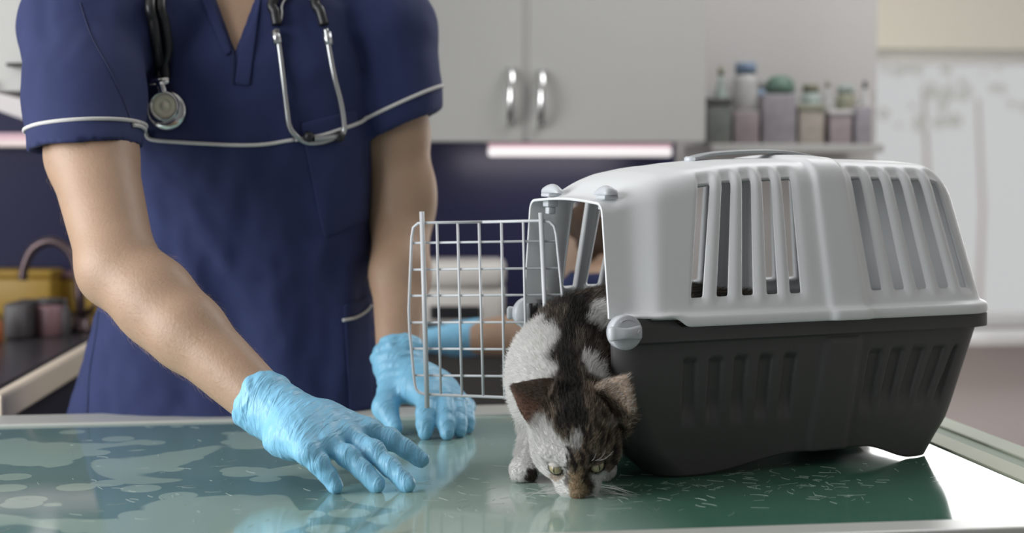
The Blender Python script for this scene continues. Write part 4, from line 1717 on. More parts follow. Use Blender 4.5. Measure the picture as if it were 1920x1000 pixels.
def left_hand(G):
    c0 = LW * .92 + LE * .08
    G.chain([c0, LW * .96 + LE * .04, lw_], [.0365, .0355, .0340], .01)
    for k, r in (('i', .0165), ('m', .0165), ('r', .0155), ('p', .0145)):
        G.chain([lw_ + (LK[k] - lw_) * .12, lw_ * .45 + LK[k] * .55 + V3(0, 0, .004), LK[k]], [.025, .0205, r], .014)
    G.ell(lw_ * .5 + (LK['m'] + LK['r']) * .25 + V3(0, 0, -.006), (.040, .036, .020), None, .015)
    for k, r0, r1, lf, bend in (('i', .0128, .0095, .002, (.45, .75)), ('m', .0126, .0095, .002, (.45, .75)), ('r', .0115, .009, .002, (.45, .75)), ('p', .0105, .0082, .003, (.45, .75))):
        up = V3(0, -.008, lf)
        m_, t_ = LK[k], LT[k]
        p1 = m_ + (t_ - m_) * bend[0] + up
        p2 = m_ + (t_ - m_) * bend[1] + up * .6
        G.chain([m_, p1, p2, t_], [r0 + .001, r0, r0 * .92, r1], .005)
    tb = lw_ + V3(-.010, -.022, -.014)
    t1 = A(722, 765, 2.20)
    t2 = A(741, 798, 2.175)
    t2[2] = TABLE + .010
    G.chain([tb, t1, t2], [.021, .0155, .0105], .012)
    d = (lw_ - c0) / np.linalg.norm(lw_ - c0)

    def roll(X, Y, Z):
        p = [X - c0[0], Y - c0[1], Z - c0[2]]
        al = sum(p[i] * d[i] for i in range(3))
        rad = np.sqrt(np.maximum(sum(c * c for c in p) - al * al, 1e-12))
        return np.sqrt((rad - .0368) ** 2 + al ** 2) - .0022
    G.op(roll, c0 - .045, c0 + .045, .003)

    def creases(p):
        al = (p - lw_) @ d
        return .0016 * noise3(p, 70, 4) * smooth(al, .01, -.03) + .0007 * np.sin(al * 420 + 2 * noise3(p, 30)) * smooth(al, .05, .01)
    G.displace(creases)
    G.cone(c0 - d * .06, c0 - d * .024, .0348, .0335, .0015, 's')


alll = np.array(list(LK.values()) + list(LT.values()) + [lw_, LW * .7 + LE * .3, A(722, 765, 2.2)])
glove('glove', 'blue glove of the hand resting on bent fingers at the far rim', alll.min(0) - .05, alll.max(0) + .05, left_hand, LW * .72 + LE * .28, LK['m'])

# ------------------------------------------------------------------ stethoscope around the neck
st = thing('stethoscope', 'black and silver stethoscope hanging around the neck over navy scrubs', 'stethoscope', (float(vb[0]), 2.26, 1.40))


def lift(u, v, off):
    return on_top(u, v, off)


nk = [(-.485, 2.33, 1.548), (-.475, 2.44, 1.565), (-.39, 2.485, 1.575), (-.305, 2.44, 1.565), (-.275, 2.32, 1.545)]
c1 = [lift(u, v, .008) for u, v in ((276, 2), (280, 40), (285, 85), (294, 120), (302, 148))]
c2 = [lift(u, v, .009) for u, v in ((297, 2), (303, 40), (310, 85), (316, 120), (318, 148))]
e1 = [lift(u, v, .008) for u, v in ((514, 2), (515, 28), (519, 50))]
e2 = [lift(u, v, .008) for u, v in ((590, 2), (599, 26), (605, 50))]
tube_obj('tubing', catmull(list(reversed(c1)) + [Vector(p) + Vector((.0, -.004, 0)) for p in nk] + e1, 8), .0070, M['rubber'], st, 12, True)
tube_obj('tubing', catmull(list(reversed(c2)) + [Vector(p) + Vector((0.012, -.012, .006)) for p in nk[:3]] + [Vector(nk[3]) + Vector((.004, .0, .012)), Vector(nk[4]) + Vector((.03, 0, .0))] + e2, 8), .0070, M['rubber'], st, 12, True)
tube_obj('binaural_tube', catmull([lift(u, v, .007) for u, v in ((518, 58), (522, 80), (530, 140), (536, 200), (543, 238), (556, 258), (575, 267), (600, 266), (622, 259))], 8), .0036, M['dull_steel'], st, 12, True)
tube_obj('binaural_tube', catmull([lift(u, v, .010) for u, v in ((607, 58), (611, 85), (620, 140), (630, 190), (636, 225), (637, 246), (628, 255), (605, 258), (585, 260))], 8), .0036, M['dull_steel'], st, 12, True)
for uv0, uv1 in (((516, 62), (521, 86)), ((609, 64), (613, 88))):
    tube_obj('connector', [lift(*uv0, .008), lift(*uv1, .008)], .0062, M['steel'], st, 12, True)
tube_obj('spring', catmull([lift(u, v, .006) for u, v in ((524, 48), (528, 30), (528, 14), (538, 0), (560, -6), (582, 4), (594, 22), (599, 38), (603, 50))], 6), .0019, M['steel'], st, 8, True)
for u, v in ((575, 257), (630, 256)):
    c = lift(u, v, .009)
    o = lathe_obj('ear_tip', [(0, -.007), (.005, -.006), (.0078, -.001), (.0072, .004), (.004, .0075), (0, .008)], M['rubber'], st, 20, frame_z(c, (-.6 if u < 600 else .5, -.7, .3)), True)
pc, ncv = hit(TBV, 318, 207, 2.26)
ncv = (ncv * .4 + Vector((0.03, -1, -.05))).normalized()
pc = pc + ncv * .016
mt = frame_z(pc, ncv, (1, 0, 0))
lathe_obj('diaphragm', [(0, -.009), (.024, -.009), (.0268, -.006), (.0268, -.002), (.0245, .0005), (.018, .002), (0, .002)], M['chrome'], st, 40, mt, True)
bc = pc + Vector((0, 0, .006)) + ncv * .003
mt2 = frame_z(bc, ncv, (1, 0, 0))
lathe_obj('bell', [(.010, 0), (.0195, 0), (.0205, .004), (.0198, .010), (.0182, .0112), (.0172, .0100), (.0165, .007), (.0, .007)], M['chrome'], st, 40, mt2, True)
lathe_obj('bell_membrane', [(0, .0090), (.004, .0092), (.0045, .0076), (.009, .0076), (.0095, .0084), (.0160, .0078), (.0165, .0072)], M['bell'], st, 36, mt2, True)
sa, sb = lift(311, 153, .015), pc + Vector((-.003, 0, .026))
tube_obj('stem', [sa, sa.lerp(sb, .5), sb + Vector((.002, 0, -.010))], [.0078, .006, .0068], M['chrome'], st, 16, True)
tube_obj('stem_collar', [sa + Vector((-.0135, 0, -.0005)), sa + Vector((.0135, 0, .0008))], .0058, M['chrome'], st, 14, True)


# ------------------------------------------------------------------ cat
cat = thing('cat', 'white and brown tabby cat stepping out of the carrier, sniffing the table', 'cat', (0.06, 1.92, TABLE))
PXM = 1722.0
Cc = V3(.0695, 1.798, TABLE + .0585)                          # centre of the skull
cf = V3(.02, -.62, -.785); cf /= np.linalg.norm(cf)          # towards the nose
_r = V3(math.cos(math.radians(6.5)), 0, math.sin(math.radians(6.5)))
cr = _r - cf * (_r @ cf); cr /= np.linalg.norm(cr)
cu = np.cross(cf, cr)
CAX = np.array([cr, cf, cu])


def hd(r, f, u):
    return Cc + cr * r + cf * f + cu * u


def cw_(s, t, h):
    return np.array(car_world(s, t, h))


K = Solid((-.04, 1.69, TABLE - .004), (.42, 2.18, TABLE + .27), .0017)
# trunk: rump inside the carrier, shoulders outside, turning towards the camera
spine = [cw_(.255, .140, .145), cw_(.16, .138, .148), cw_(.075, .128, .150), V3(.078, 1.952, TABLE + .143), V3(.064, 1.905, TABLE + .122), V3(.066, 1.868, TABLE + .104), V3(.069, 1.835, TABLE + .086)]
K.chain(spine, [.056, .058, .056, .052, .054, .047, .040], .03)
K.ell(V3(.054, 1.900, TABLE + .088), (.046, .048, .058), None, .03)       # chest
K.ell(V3(.036, 1.915, TABLE + .112), (.034, .040, .052), None, .025)      # shoulder at the picture's left
K.ell(V3(.105, 1.905, TABLE + .105), (.030, .038, .050), None, .025)
K.ell(cw_(.255, .105, .125), (.055, .04, .06), None, .03)
K.ell(cw_(.255, .175, .125), (.055, .04, .06), None, .03)
# legs
K.chain([V3(.036, 1.912, TABLE + .095), V3(.031, 1.912, TABLE + .060), V3(.025, 1.888, TABLE + .032), V3(.017, 1.872, TABLE + .016)], [.025, .018, .0145, .0135], .012)
K.ell(V3(.0135, 1.862, TABLE + .0135), (.0165, .020, .0128), None, .008)
for dx in (-.010, -.0035, .0035, .010):
    K.ell(V3(.0135 + dx, 1.846 + abs(dx) * .35, TABLE + .0095), (.0052, .0075, .0085), None, .003)
K.chain([V3(.102, 1.905, TABLE + .09), V3(.106, 1.905, TABLE + .055), V3(.104, 1.885, TABLE + .03), V3(.102, 1.868, TABLE + .015)], [.025, .019, .015, .0135], .012)
K.ell(V3(.102, 1.858, TABLE + .0135), (.0155, .020, .0125), None, .008)
for t in (.09, .185):
    K.chain([cw_(.26, t, .11), cw_(.225, t, .075), cw_(.262, t, .048), cw_(.245, t, .034)], [.036, .024, .013, .011], .012)
    K.ell(cw_(.232, t, .032), (.019, .013, .0095), None, .006)
K.chain([cw_(.30, .14, .15), cw_(.34, .15, .12), cw_(.375, .18, .075), cw_(.37, .20, .045), cw_(.33, .215, .036)], [.018, .012, .010, .010, .008], .01)
# head
K.ell(hd(0, -.004, 0), (.0450, .047, .0425), CAX, .012)
K.ell(hd(0, -.020, .000), (.046, .036, .042), CAX, .015)
for sg in (-1, 1):
    K.ell(hd(sg * .0235, .012, -.010), (.0225, .025, .0225), CAX, .012)       # cheeks
    K.ell(hd(sg * .0098, .0500, -.0150), (.0125, .0140, .0115), CAX, .006)  # whisker pads
    K.ell(hd(sg * .0225, .0405, .0095), (.0095, .0085, .0070), CAX, .006, 's')
    K.cone(hd(sg * .012, .036, .0185), hd(sg * .033, .027, .0165), .0055, .0045, .008)
for sg in (-1, 1):
    K.cone(hd(sg * .0205, .0315, -.0035), hd(sg * .0120, .0460, -.0120), .0120, .0110, .008)
K.cone(hd(0, .032, .016), hd(0, .0590, -.0050), .0130, .0092, .010)
K.ell(hd(0, .0620, -.0090), (.0074, .0055, .0053), CAX, .004)
K.ell(hd(0, .046, -.0245), (.0110, .0125, .0080), CAX, .008)
EARS = {}
EAR_PTS = {-1: (hd(-.0120, -.045, .035), hd(-.0330, -.005, .019), hd(-.0665, -.040, .055)),
           1: (hd(.0270, -.042, .030), hd(.0530, -.010, .006), hd(.0610, -.043, .060))}
EYE_DIR = V3(0, -.985, .17)
for sg in (-1, 1):
    base_i, base_o, tip = EAR_PTS[sg]
    bc_ = (base_i + base_o) / 2
    ax_ = (tip - bc_) / np.linalg.norm(tip - bc_)
    wv = (base_o - base_i); wv = wv - ax_ * (wv @ ax_); wv /= np.linalg.norm(wv)
    nv = np.cross(ax_, wv)
    if (nv @ EYE_DIR) * sg < 0:                              # one ear shows its back, the other its opening
        nv = -nv
    Lr = np.linalg.norm(tip - bc_)
    EARS[sg] = (bc_, ax_, wv, nv, Lr)

    def ear(X, Y, Z, c=bc_, a=ax_, w=wv, n=nv, Lr=Lr, wd=.0285, dp_=.0105):
        p = [X - c[0], Y - c[1], Z - c[2]]
        al = sum(p[i] * a[i] for i in range(3))
        xw = sum(p[i] * w[i] for i in range(3))
        xn = sum(p[i] * n[i] for i in range(3))
        t = np.clip(al / Lr, 0, 1)
        half = wd * (1 - t) ** .80 * (1 + .28 * np.sin(t * 3.14)) + .0016
        dep = dp_ * (1 - t) ** .9 + .0019
        k0 = np.sqrt((xw / half) ** 2 + (xn / dep) ** 2)
        d = (k0 - 1) * np.minimum(half, dep)
        return np.maximum(np.maximum(d, al - Lr), -al - .02)
    K.op(ear, np.minimum(bc_, tip) - .03, np.maximum(bc_, tip) + .03, .006)
    inn = lambda X, Y, Z, e=ear, c=bc_ + ax_ * .003 + nv * .0075, a=ax_, w=wv, n=nv, Lr=Lr: e(X, Y, Z, c, a, w, n, Lr * .80, .0205, .0062)
    K.op(inn, np.minimum(bc_, tip) - .03, np.maximum(bc_, tip) + .03, .002, 's')
cat_me = K.mesh('cat_body', 2)
nv_ = len(cat_me.vertices)
co = np.empty(nv_ * 3, np.float32); cat_me.vertices.foreach_get('co', co); co = co.reshape(-1, 3).astype(float)
no = np.empty(nv_ * 3, np.float32); cat_me.vertices.foreach_get('normal', no); no = no.reshape(-1, 3).astype(float)
CBV = bvh_of(cat_me)


def cpx(u, v):
    p, n = hit(CBV, u, v, 1.9)
    return np.array(p)


WHITE = np.array([.66, .65, .63]); BLACK = np.array([.012, .010, .009]); DARK = np.array([.040, .029, .021])
BROWN = np.array([.095, .076, .060]); TAN = np.array([.25, .190, .138]); NOSE = np.array([.30, .15, .09])


def seg_d(p, a, b):
    ab = b - a
    t = np.clip(((p - a) @ ab) / (ab @ ab), 0, 1)
    return np.linalg.norm(p - a - t[:, None] * ab, axis=1), t


def poly_d(p, pts):
    return np.min([seg_d(p, a, b)[0] for a, b in zip(pts, pts[1:])], 0)


# landmarks of the coat, found on the cat's own surface
stripe_pts = [cpx(*q) for q in ((1088, 560), (1072, 610), (1062, 650), (1066, 690), (1075, 730), (1080, 780))]
whL = [(cpx(*q), r) for q, r in (((1000, 650), .034), ((985, 690), .032), ((1012, 705), .022), ((1000, 610), .018), ((975, 720), .03), ((1000, 740), .02))]
whU = [(cpx(*q), r) for q, r in (((1124, 578), .013), ((1112, 600), .011), ((1133, 606), .016))]
whR = [(cpx(*q), r) for q, r in (((1106, 672), .010), ((1122, 700), .013), ((1112, 690), .010))]


TOE = cpx(999, 891)


def coat(p, n=None, jitter=0.0):
    """coat colour at points"""
    q = p + .0022 * np.stack([noise3(p, 130, i) for i in range(3)], 1)
    rel = p - Cc
    r, f, u = rel @ cr, rel @ cf, rel @ cu
    rq, fq, uq = (q - Cc) @ cr, (q - Cc) @ cf, (q - Cc) @ cu
    b = .6 * uq - .8 * fq                                       # up the face in the picture plane of the head
    tab = .5 + .5 * noise3(p * np.array([1, .6, .6]), 95, 7)
    mot = .5 + .5 * noise3(p, 260, 2)
    col = DARK + (BROWN - DARK) * np.clip(tab * .9 + mot * .35 - .22, 0, 1)[:, None]
    # blotches on the back
    bl = smooth(noise3(p, 52, 11), .15, .5)
    col = col * (1 - bl[:, None] * .8) + BLACK * bl[:, None] * .8
    # dark line along the spine and the nape
    ds = poly_d(q, stripe_pts)
    w = smooth(ds, .0125, .006)
    col = col * (1 - w[:, None]) + BLACK * w[:, None]
    # white areas of the body
    wh = np.zeros(len(p))
    for c, rad in whL + whU + whR:
        wh = np.maximum(wh, smooth(np.linalg.norm(q - c, axis=1), rad * 1.12, rad * .80))
    low = smooth(q[:, 2], TABLE + .085, TABLE + .070) * smooth(q[:, 1], 1.78, 1.80)
    out_ = (q - np.array(CO)) @ np.array(cl)
    wh = np.maximum(wh, low * (out_ < .06))
    belly = smooth(q[:, 2], TABLE + .105, TABLE + .085) * (out_ > .03)
    wh = np.maximum(wh, belly)
    wh = np.maximum(wh, smooth(q[:, 0], .030, .022) * smooth(q[:, 2], TABLE + .178, TABLE + .160))
    headish = smooth(np.linalg.norm(rel - cf * .006, axis=1), .072, .064)
    body_col = col * (1 - wh[:, None]) + WHITE * wh[:, None]
    # head: brown tabby with streaks running from the brow to the nape
    streak = .5 + .5 * np.sin(rq * 720 + 2.4 * noise3(p, 60, 3))
    hcol = BROWN * .8 + (TAN - BROWN) * (streak * .55 + mot * .35)[:, None] * .8
    dk = smooth(streak, .35, .05)
    hcol = hcol * (1 - .9 * dk[:, None]) + DARK * .5 * .9 * dk[:, None]
    cap = smooth(np.abs(rq + .002), .0175, .0105) * smooth(b, .006, .022)
    hcol = hcol * (1 - cap[:, None]) + BLACK * cap[:, None]
    # white: the cheek and chin on the picture's left, blaze between the brows, muzzle
    tb_ = np.clip((b + .003) / .0188, 0, 1)
    bl1 = smooth(np.abs(rq + .0003 - .005 * tb_), .0085 - .0045 * tb_, .0055 - .004 * tb_) * smooth(b, -.010, -.003) * smooth(b + .004 * noise3(p, 240, 9), .0175, .010)
    bl1 = bl1 * (.65 + .35 * np.sin(rq * 1500 + 2 * noise3(p, 120, 5)))
    side = smooth(b + 1.012 * (rq + .0065) + .0028 * noise3(p, 200, 4), .0035, -.0035) * smooth(rq, -.0055, -.0100)
    mz = smooth(fq, .043, .049) * smooth(uq, -.008, -.013)
    chin = smooth(uq, -.020, -.026)
    rw = smooth(rq, .0150, .0195) * smooth(rq, .044, .036) * smooth(b, -.033, -.038) 
    hw = np.maximum.reduce([bl1 * .9, side, mz, chin, rw])
    hcol = hcol * (1 - hw[:, None]) + WHITE * hw[:, None]
    # brow marks above the eyes, dark eye rims, brown bridge of the nose
    pale = smooth(np.hypot((rq - .043) * .7, (b - .015) * 1.6), .011, .005)
    hcol = hcol * (1 - .7 * pale[:, None]) + np.array([.34, .28, .22]) * .7 * pale[:, None]
    for (a0, b0, a1, b1, wdt) in ((-.0008, -.0227, -.0071, -.0056, .0026), (-.0092, -.0241, -.0104, -.0146, .0020), (.0117, -.0206, .0134, -.0100, .0022), (.0190, -.0232, .0188, -.0140, .0020),
                                  (.0060, -.0200, .0062, -.0120, .0017), (-.0070, .0050, -.0060, .0160, .0024), (.0171, .0020, .0165, .0150, .0026), (.0270, -.004, .0285, .010, .0020), (.0105, .004, .0095, .016, .0020)):
        t = np.clip((b - b0) / (b1 - b0), 0, 1)
        d = np.hypot(rq - (a0 + (a1 - a0) * t), b - (b0 + (b1 - b0) * t))
        mk = smooth(d, wdt, wdt * .45) * (fq > 0)
        hcol = hcol * (1 - mk[:, None]) + BLACK * 1.5 * mk[:, None]
    br = smooth(np.abs(rq), .0095, .006) * smooth(b, -.026, -.034) * smooth(uq, -.016, -.010) * smooth(fq, .02, .03)
    hcol = hcol * (1 - br[:, None]) + np.array([.27, .185, .115]) * br[:, None]
    sd = smooth(np.abs(np.abs(rq) - .0105), .004, .0015) * smooth(b, -.026, -.032) * smooth(b, -.052, -.044) * smooth(fq, .03, .036)
    hcol = hcol * (1 - .85 * sd[:, None]) + DARK * .85 * sd[:, None]
    tn_ = smooth(np.abs(np.hypot(rq + .021, (b + .036) * 1.3)), .009, .005) * smooth(fq, .02, .03)
    hcol = hcol * (1 - .75 * tn_[:, None]) + np.array([.36, .27, .19]) * .75 * tn_[:, None]
    for sg in (-1, 1):
        e = hd(sg * .0222, .0400, .0085)
        de = np.sqrt(((rel @ cr - sg * .0222) / 1.35) ** 2 + (rel @ cf - .0400) ** 2 + (rel @ cu - .0085) ** 2)
        rim = smooth(de, .0100, .0080)
        hcol = hcol * (1 - rim[:, None]) + BLACK * rim[:, None]
    nz = smooth(np.linalg.norm((rel - cr * 0 - cf * .0655 + cu * .0100) / np.array(1.0), axis=1), .0075, .0055)
    hcol = hcol * (1 - nz[:, None]) + NOSE * .7 * nz[:, None]
    # ears
    for sg in (-1, 1):
        c, a, w_, n_, Lr = EARS[sg]
        al = (p - c) @ a
        xn = (p - c) @ n_
        xw = (p - c) @ w_
        onear = smooth(al, .006, .022) * (np.abs(xw) < .034) * (np.abs(xn) < .016) * (al < Lr + .006)
        if n is not None:
            inner = smooth(n @ n_, .25, .55) * onear
        else:
            inner = smooth(xn, .001, .004) * onear
        ecol = (np.minimum(hcol, .07) * .3 + np.array([.072, .048, .034]) * .7 + np.array([.10, .030, .012]) * smooth(xw, -.004, .012)[:, None] * .55) if sg < 0 else hcol * .6 + np.array([.15, .112, .088]) * .4
        hcol = hcol * (1 - onear[:, None]) + ecol * onear[:, None]
        tt_ = np.clip(al / Lr, 0, 1)
        hf_ = .0285 * (1 - tt_) ** .80 * (1 + .28 * np.sin(tt_ * 3.14)) + .0016
        rim_e = smooth(xw / hf_, .72, .95) if sg < 0 else smooth(-xw / hf_, .70, .95)
        ecol = ecol * (.50 + 1.0 * mot * tab + .35 * mot)[:, None]
        ecol = ecol * (1 - rim_e[:, None]) + np.array([.38, .29, .21]) * rim_e[:, None]
        icol = ecol if sg < 0 else np.array([.34, .26, .20])
        hcol = hcol * (1 - inner[:, None]) + icol * inner[:, None]
    col = body_col * (1 - headish[:, None]) + hcol * headish[:, None]
    for sg in (-1, 1):
        c, a, w_, n_, Lr = EARS[sg]
        al = (p - c) @ a
        onear = smooth(al, .008, .014) * (np.abs((p - c) @ w_) < .034) * (np.abs((p - c) @ n_) < .016) * (al < Lr + .006)
        col = col * (1 - onear[:, None]) + hcol * onear[:, None]
    # dark toes of the near paw
    toe = smooth(np.linalg.norm(q - TOE, axis=1), .0105, .0080)
    col = col * (1 - toe[:, None]) + DARK * .7 * toe[:, None]
    return np.clip(col, 0, 1)


def set_colors(me, cols, name='coat'):
    at_ = me.color_attributes.new(name, 'FLOAT_COLOR', 'POINT')
    d = np.ones((len(cols), 4), np.float32)
    d[:, :3] = cols
    at_.data.foreach_set('color', d.ravel())


set_colors(cat_me, coat(co, no))
cat_body = link('cat_body', cat_me, vcol_mat('cat_skin', 0.8), cat, True)

# fur: short strands lying back along the body
nf = len(cat_me.polygons)
fv = np.empty(nf * 4, np.int32); cat_me.polygons.foreach_get('vertices', fv); fv = fv.reshape(-1, 4)
area_f = np.linalg.norm(np.cross(co[fv[:, 2]] - co[fv[:, 0]], co[fv[:, 3]] - co[fv[:, 1]]), axis=1) / 2
cen_f = co[fv].mean(1)
s_in = (cen_f - np.array(CO)) @ np.array(cl)
vis = np.where(s_in > .09, .35, 1.0)
head_f = np.linalg.norm(cen_f - Cc, axis=1) < .075
wgt = area_f * vis * np.where(head_f, 2.0, 1.0)
NH = 150000
pick = RNG.choice(nf, NH, p=wgt / wgt.sum())
ab_ = RNG.random((NH, 2))
v4 = co[fv[pick]]
root = (v4[:, 0] * (1 - ab_[:, :1]) + v4[:, 1] * ab_[:, :1]) * (1 - ab_[:, 1:]) + (v4[:, 3] * (1 - ab_[:, :1]) + v4[:, 2] * ab_[:, :1]) * ab_[:, 1:]
nn_ = no[fv[pick]].mean(1)
nn_ /= np.linalg.norm(nn_, axis=1)[:, None] + 1e-9
# flow: away from the nose on the head, along the spine on the trunk, down the legs
rel = root - Cc
hdist = np.linalg.norm(rel, axis=1)
noseP = hd(0, .062, .000)
fl_head = root - noseP
fl_head = fl_head / (np.linalg.norm(fl_head, axis=1)[:, None] + 1e-9) * .5 - cf * .8
sp = np.array(spine)[::-1]
best = np.full(NH, 9.0)
fl_body = np.zeros((NH, 3))
for a, b2 in zip(sp, sp[1:]):
    d, t = seg_d(root, a, b2)
    dirn = (b2 - a) / np.linalg.norm(b2 - a)
    m = d < best
    best[m] = d[m]
    fl_body[m] = dirn
fl_body = fl_body + np.array([0, 0, -.45])
wh_ = smooth(hdist, .085, .055)[:, None]
flow = fl_head * wh_ + fl_body * (1 - wh_)
legz = smooth(root[:, 2], TABLE + .075, TABLE + .055)[:, None] * (1 - wh_)
flow = flow * (1 - legz) + np.array([0, .1, -1.0]) * legz
length = .0105 * np.ones(NH)
length = np.where(hdist < .075, .0048 + .0042 * smooth(-(rel @ cf), -.045, .01), length)
length = length * RNG.uniform(.65, 1.25, NH)
length = np.where(root[:, 2] < TABLE + .03, .004, length)
ear_hair = np.zeros(NH, bool)
for sg in (-1, 1):
    c, a, w_, n_, Lr = EARS[sg]
    al = (root - c) @ a
    onear = (al > .012) & (np.abs((root - c) @ w_) < .034) & (np.abs((root - c) @ n_) < .016) & (al < Lr + .006)
    inner = onear & ((nn_ @ n_) > .2)
    flow = np.where(onear[:, None], a + w_ * .25, flow)
    ear_hair |= onear
    length = np.where(onear, .0042, length)
    length = np.where(inner, np.where(RNG.random(NH) < .45, .0075, .0035) if sg > 0 else .0042, length)
flow -= nn_ * np.einsum('ij,ij->i', flow, nn_)[:, None]
flow /= np.linalg.norm(flow, axis=1)[:, None] + 1e-9
ruffle = RNG.normal(size=(NH, 3)) * .22
nl = np.where(hdist < .07, .30, .46)[:, None]
nl = np.where(ear_hair[:, None], .10, nl)
d0 = flow + nn_ * (nl + .30) + ruffle
d0 /= np.linalg.norm(d0, axis=1)[:, None]
d1 = flow + nn_ * nl * .35 + ruffle
d1 /= np.linalg.norm(d1, axis=1)[:, None]
# keep the nose leather, eyes bare
keep = np.linalg.norm(root - hd(0, .0660, -.0100), axis=1) > .0078
for sg in (-1, 1):
    keep &= np.linalg.norm((root - hd(sg * .0222, .0400, .0085)) , axis=1) > .0095
keep &= root[:, 2] > TABLE + .0025
root, nn_, d0, d1, length = root[keep], nn_[keep], d0[keep], d1[keep], length[keep]
NH = len(root)
P0 = root - nn_ * .0006
P1 = P0 + d0 * (length * .40)[:, None]
P2 = P1 + (d0 + d1)[:, :] * .5 * (length * .32)[:, None]
P3 = P2 + d1 * (length * .28)[:, None]
P4 = np.stack([P0, P1, P2, P3], 1)
P4[:, :, 2] = np.maximum(P4[:, :, 2], TABLE + .0012)
fur = bpy.data.hair_curves.new('fur')
fur.add_curves([4] * NH)
fur.attributes['position'].data.foreach_set('vector', P4.astype(np.float32).ravel())
ra = fur.attributes.get('radius') or fur.attributes.new('radius', 'FLOAT', 'POINT')
ra.data.foreach_set('value', np.tile(np.array([.000105, .0001, .00008, .00002], np.float32), NH))
base_c = coat(root, nn_)
lum = base_c.mean(1)
rnd = RNG.random(NH)
agouti = np.where((rnd < .24)[:, None], np.minimum(base_c * 2.6 + .03, .5), np.where((rnd > .72)[:, None], base_c * .45, base_c))
hc = np.where((lum > .35)[:, None], base_c * RNG.uniform(.92, 1.08, NH)[:, None], agouti)
ca = fur.attributes.new('coat', 'FLOAT_COLOR', 'CURVE')
cd = np.ones((NH, 4), np.float32); cd[:, :3] = np.clip(hc, 0, 1)
ca.data.foreach_set('color', cd.ravel())
fur_o = bpy.data.objects.new('fur', fur)
COL.objects.link(fur_o)
fur_o.parent = cat
fur_o.matrix_parent_inverse = base_matrix(cat).inverted()
fur.materials.append(vcol_mat('fur_strands', 0.55, spec=0.25))

# eyes, nose leather, whiskers
em = bpy.data.materials.new('cat_eye')
em.use_nodes = True
N, L = em.node_tree.nodes, em.node_tree.links
b = N['Principled BSDF']
b.inputs['Roughness'].default_value = .06
b.inputs['Coat Weight'].default_value = 1.0
tc = N.new('ShaderNodeTexCoord')
sx = N.new('ShaderNodeSeparateXYZ')
L.new(tc.outputs['Object'], sx.inputs[0])


def math_(op, a, bb=None):
    m = N.new('ShaderNodeMath'); m.operation = op
    for i, x in enumerate((a, bb)):
        if x is None:
            continue
        if isinstance(x, (int, float)):
            m.inputs[i].default_value = x
        else:
            L.new(x, m.inputs[i])
    return m.outputs[0]


px2 = math_('MULTIPLY', math_('ABSOLUTE', sx.outputs['X']), 6.0)
rr_ = math_('SQRT', math_('ADD', math_('MULTIPLY', px2, px2), math_('MULTIPLY', sx.outputs['Y'], sx.outputs['Y'])))
rad = math_('SQRT', math_('ADD', math_('MULTIPLY', sx.outputs['X'], sx.outputs['X']), math_('MULTIPLY', sx.outputs['Y'], sx.outputs['Y'])))
cr1 = N.new('ShaderNodeValToRGB')
cr1.color_ramp.elements[0].position = 0.0; cr1.color_ramp.elements[0].color = (.30, .25, .12, 1)
cr1.color_ramp.elements[1].position = 1.0; cr1.color_ramp.elements[1].color = (.42, .36, .22, 1)
L.new(math_('DIVIDE', rad, .0085), cr1.inputs[0])
mixp = N.new('ShaderNodeMix'); mixp.data_type = 'RGBA'
mixp.inputs['A'].default_value = (.004, .004, .004, 1)
L.new(cr1.outputs[0], mixp.inputs['B'])
st_ = N.new('ShaderNodeMapRange'); st_.inputs['From Min'].default_value = .0042; st_.inputs['From Max'].default_value = .0052
L.new(rr_, st_.inputs['Value'])
L.new(st_.outputs['Result'], mixp.inputs['Factor'])
L.new(mixp.outputs['Result'], b.inputs['Base Color'])
for sg in (-1, 1):
    c = hd(sg * .0216, .0368, .0072)
    look = cf * .78 + cu * .42 + cr * sg * .38
    e = lathe_obj('eye', [(0, -.0082), (.0042, -.0071), (.0073, -.0039), (.0082, 0), (.0073, .0039), (.0042, .0071), (0, .0082)], em, cat, 28)
    mt_ = frame_z(c, look, cr)
    e.matrix_parent_inverse = base_matrix(cat).inverted()
    e.matrix_basis = mt_
    # upper lid
    lid = bmesh.new()
    add_lathe(lid, [(.0091 * math.sin(a), .0091 * math.cos(a)) for a in np.linspace(math.radians(4), math.radians(68), 10)], 24, mt_ @ Matrix.Rotation(math.radians(-99), 4, 'X'))
    me_l = bpy.data.meshes.new('eyelid')
    lid.to_mesh(me_l); lid.free()
    lo_ = link('eyelid', me_l, mat('lid', (.10, .075, .055) if sg > 0 else (.46, .43, .40), .7), e, True)
    md = lo_.modifiers.new('t', 'SOLIDIFY'); md.thickness = .0008
NZ = Solid(hd(0, .0645, -.0095) - .016, hd(0, .0645, -.0095) + .016, .0006)
NZ.ell(hd(0, .0650, -.0075), (.0070, .0040, .0036), CAX, .002)
NZ.ell(hd(0, .0645, -.0115), (.0038, .0035, .0035), CAX, .003)
for sg in (-1, 1):
    NZ.ell(hd(sg * .0034, .0685, -.0093), (.0016, .0022, .0011), CAX, .0008, 's')
link('nose', NZ.mesh('nose', 1), mat('brown_pink_nose', (.22, .10, .065), .45, bump=.5, bump_scale=1500), cat, True)
WM = mat('whisker_white', (.75, .74, .72), .4)
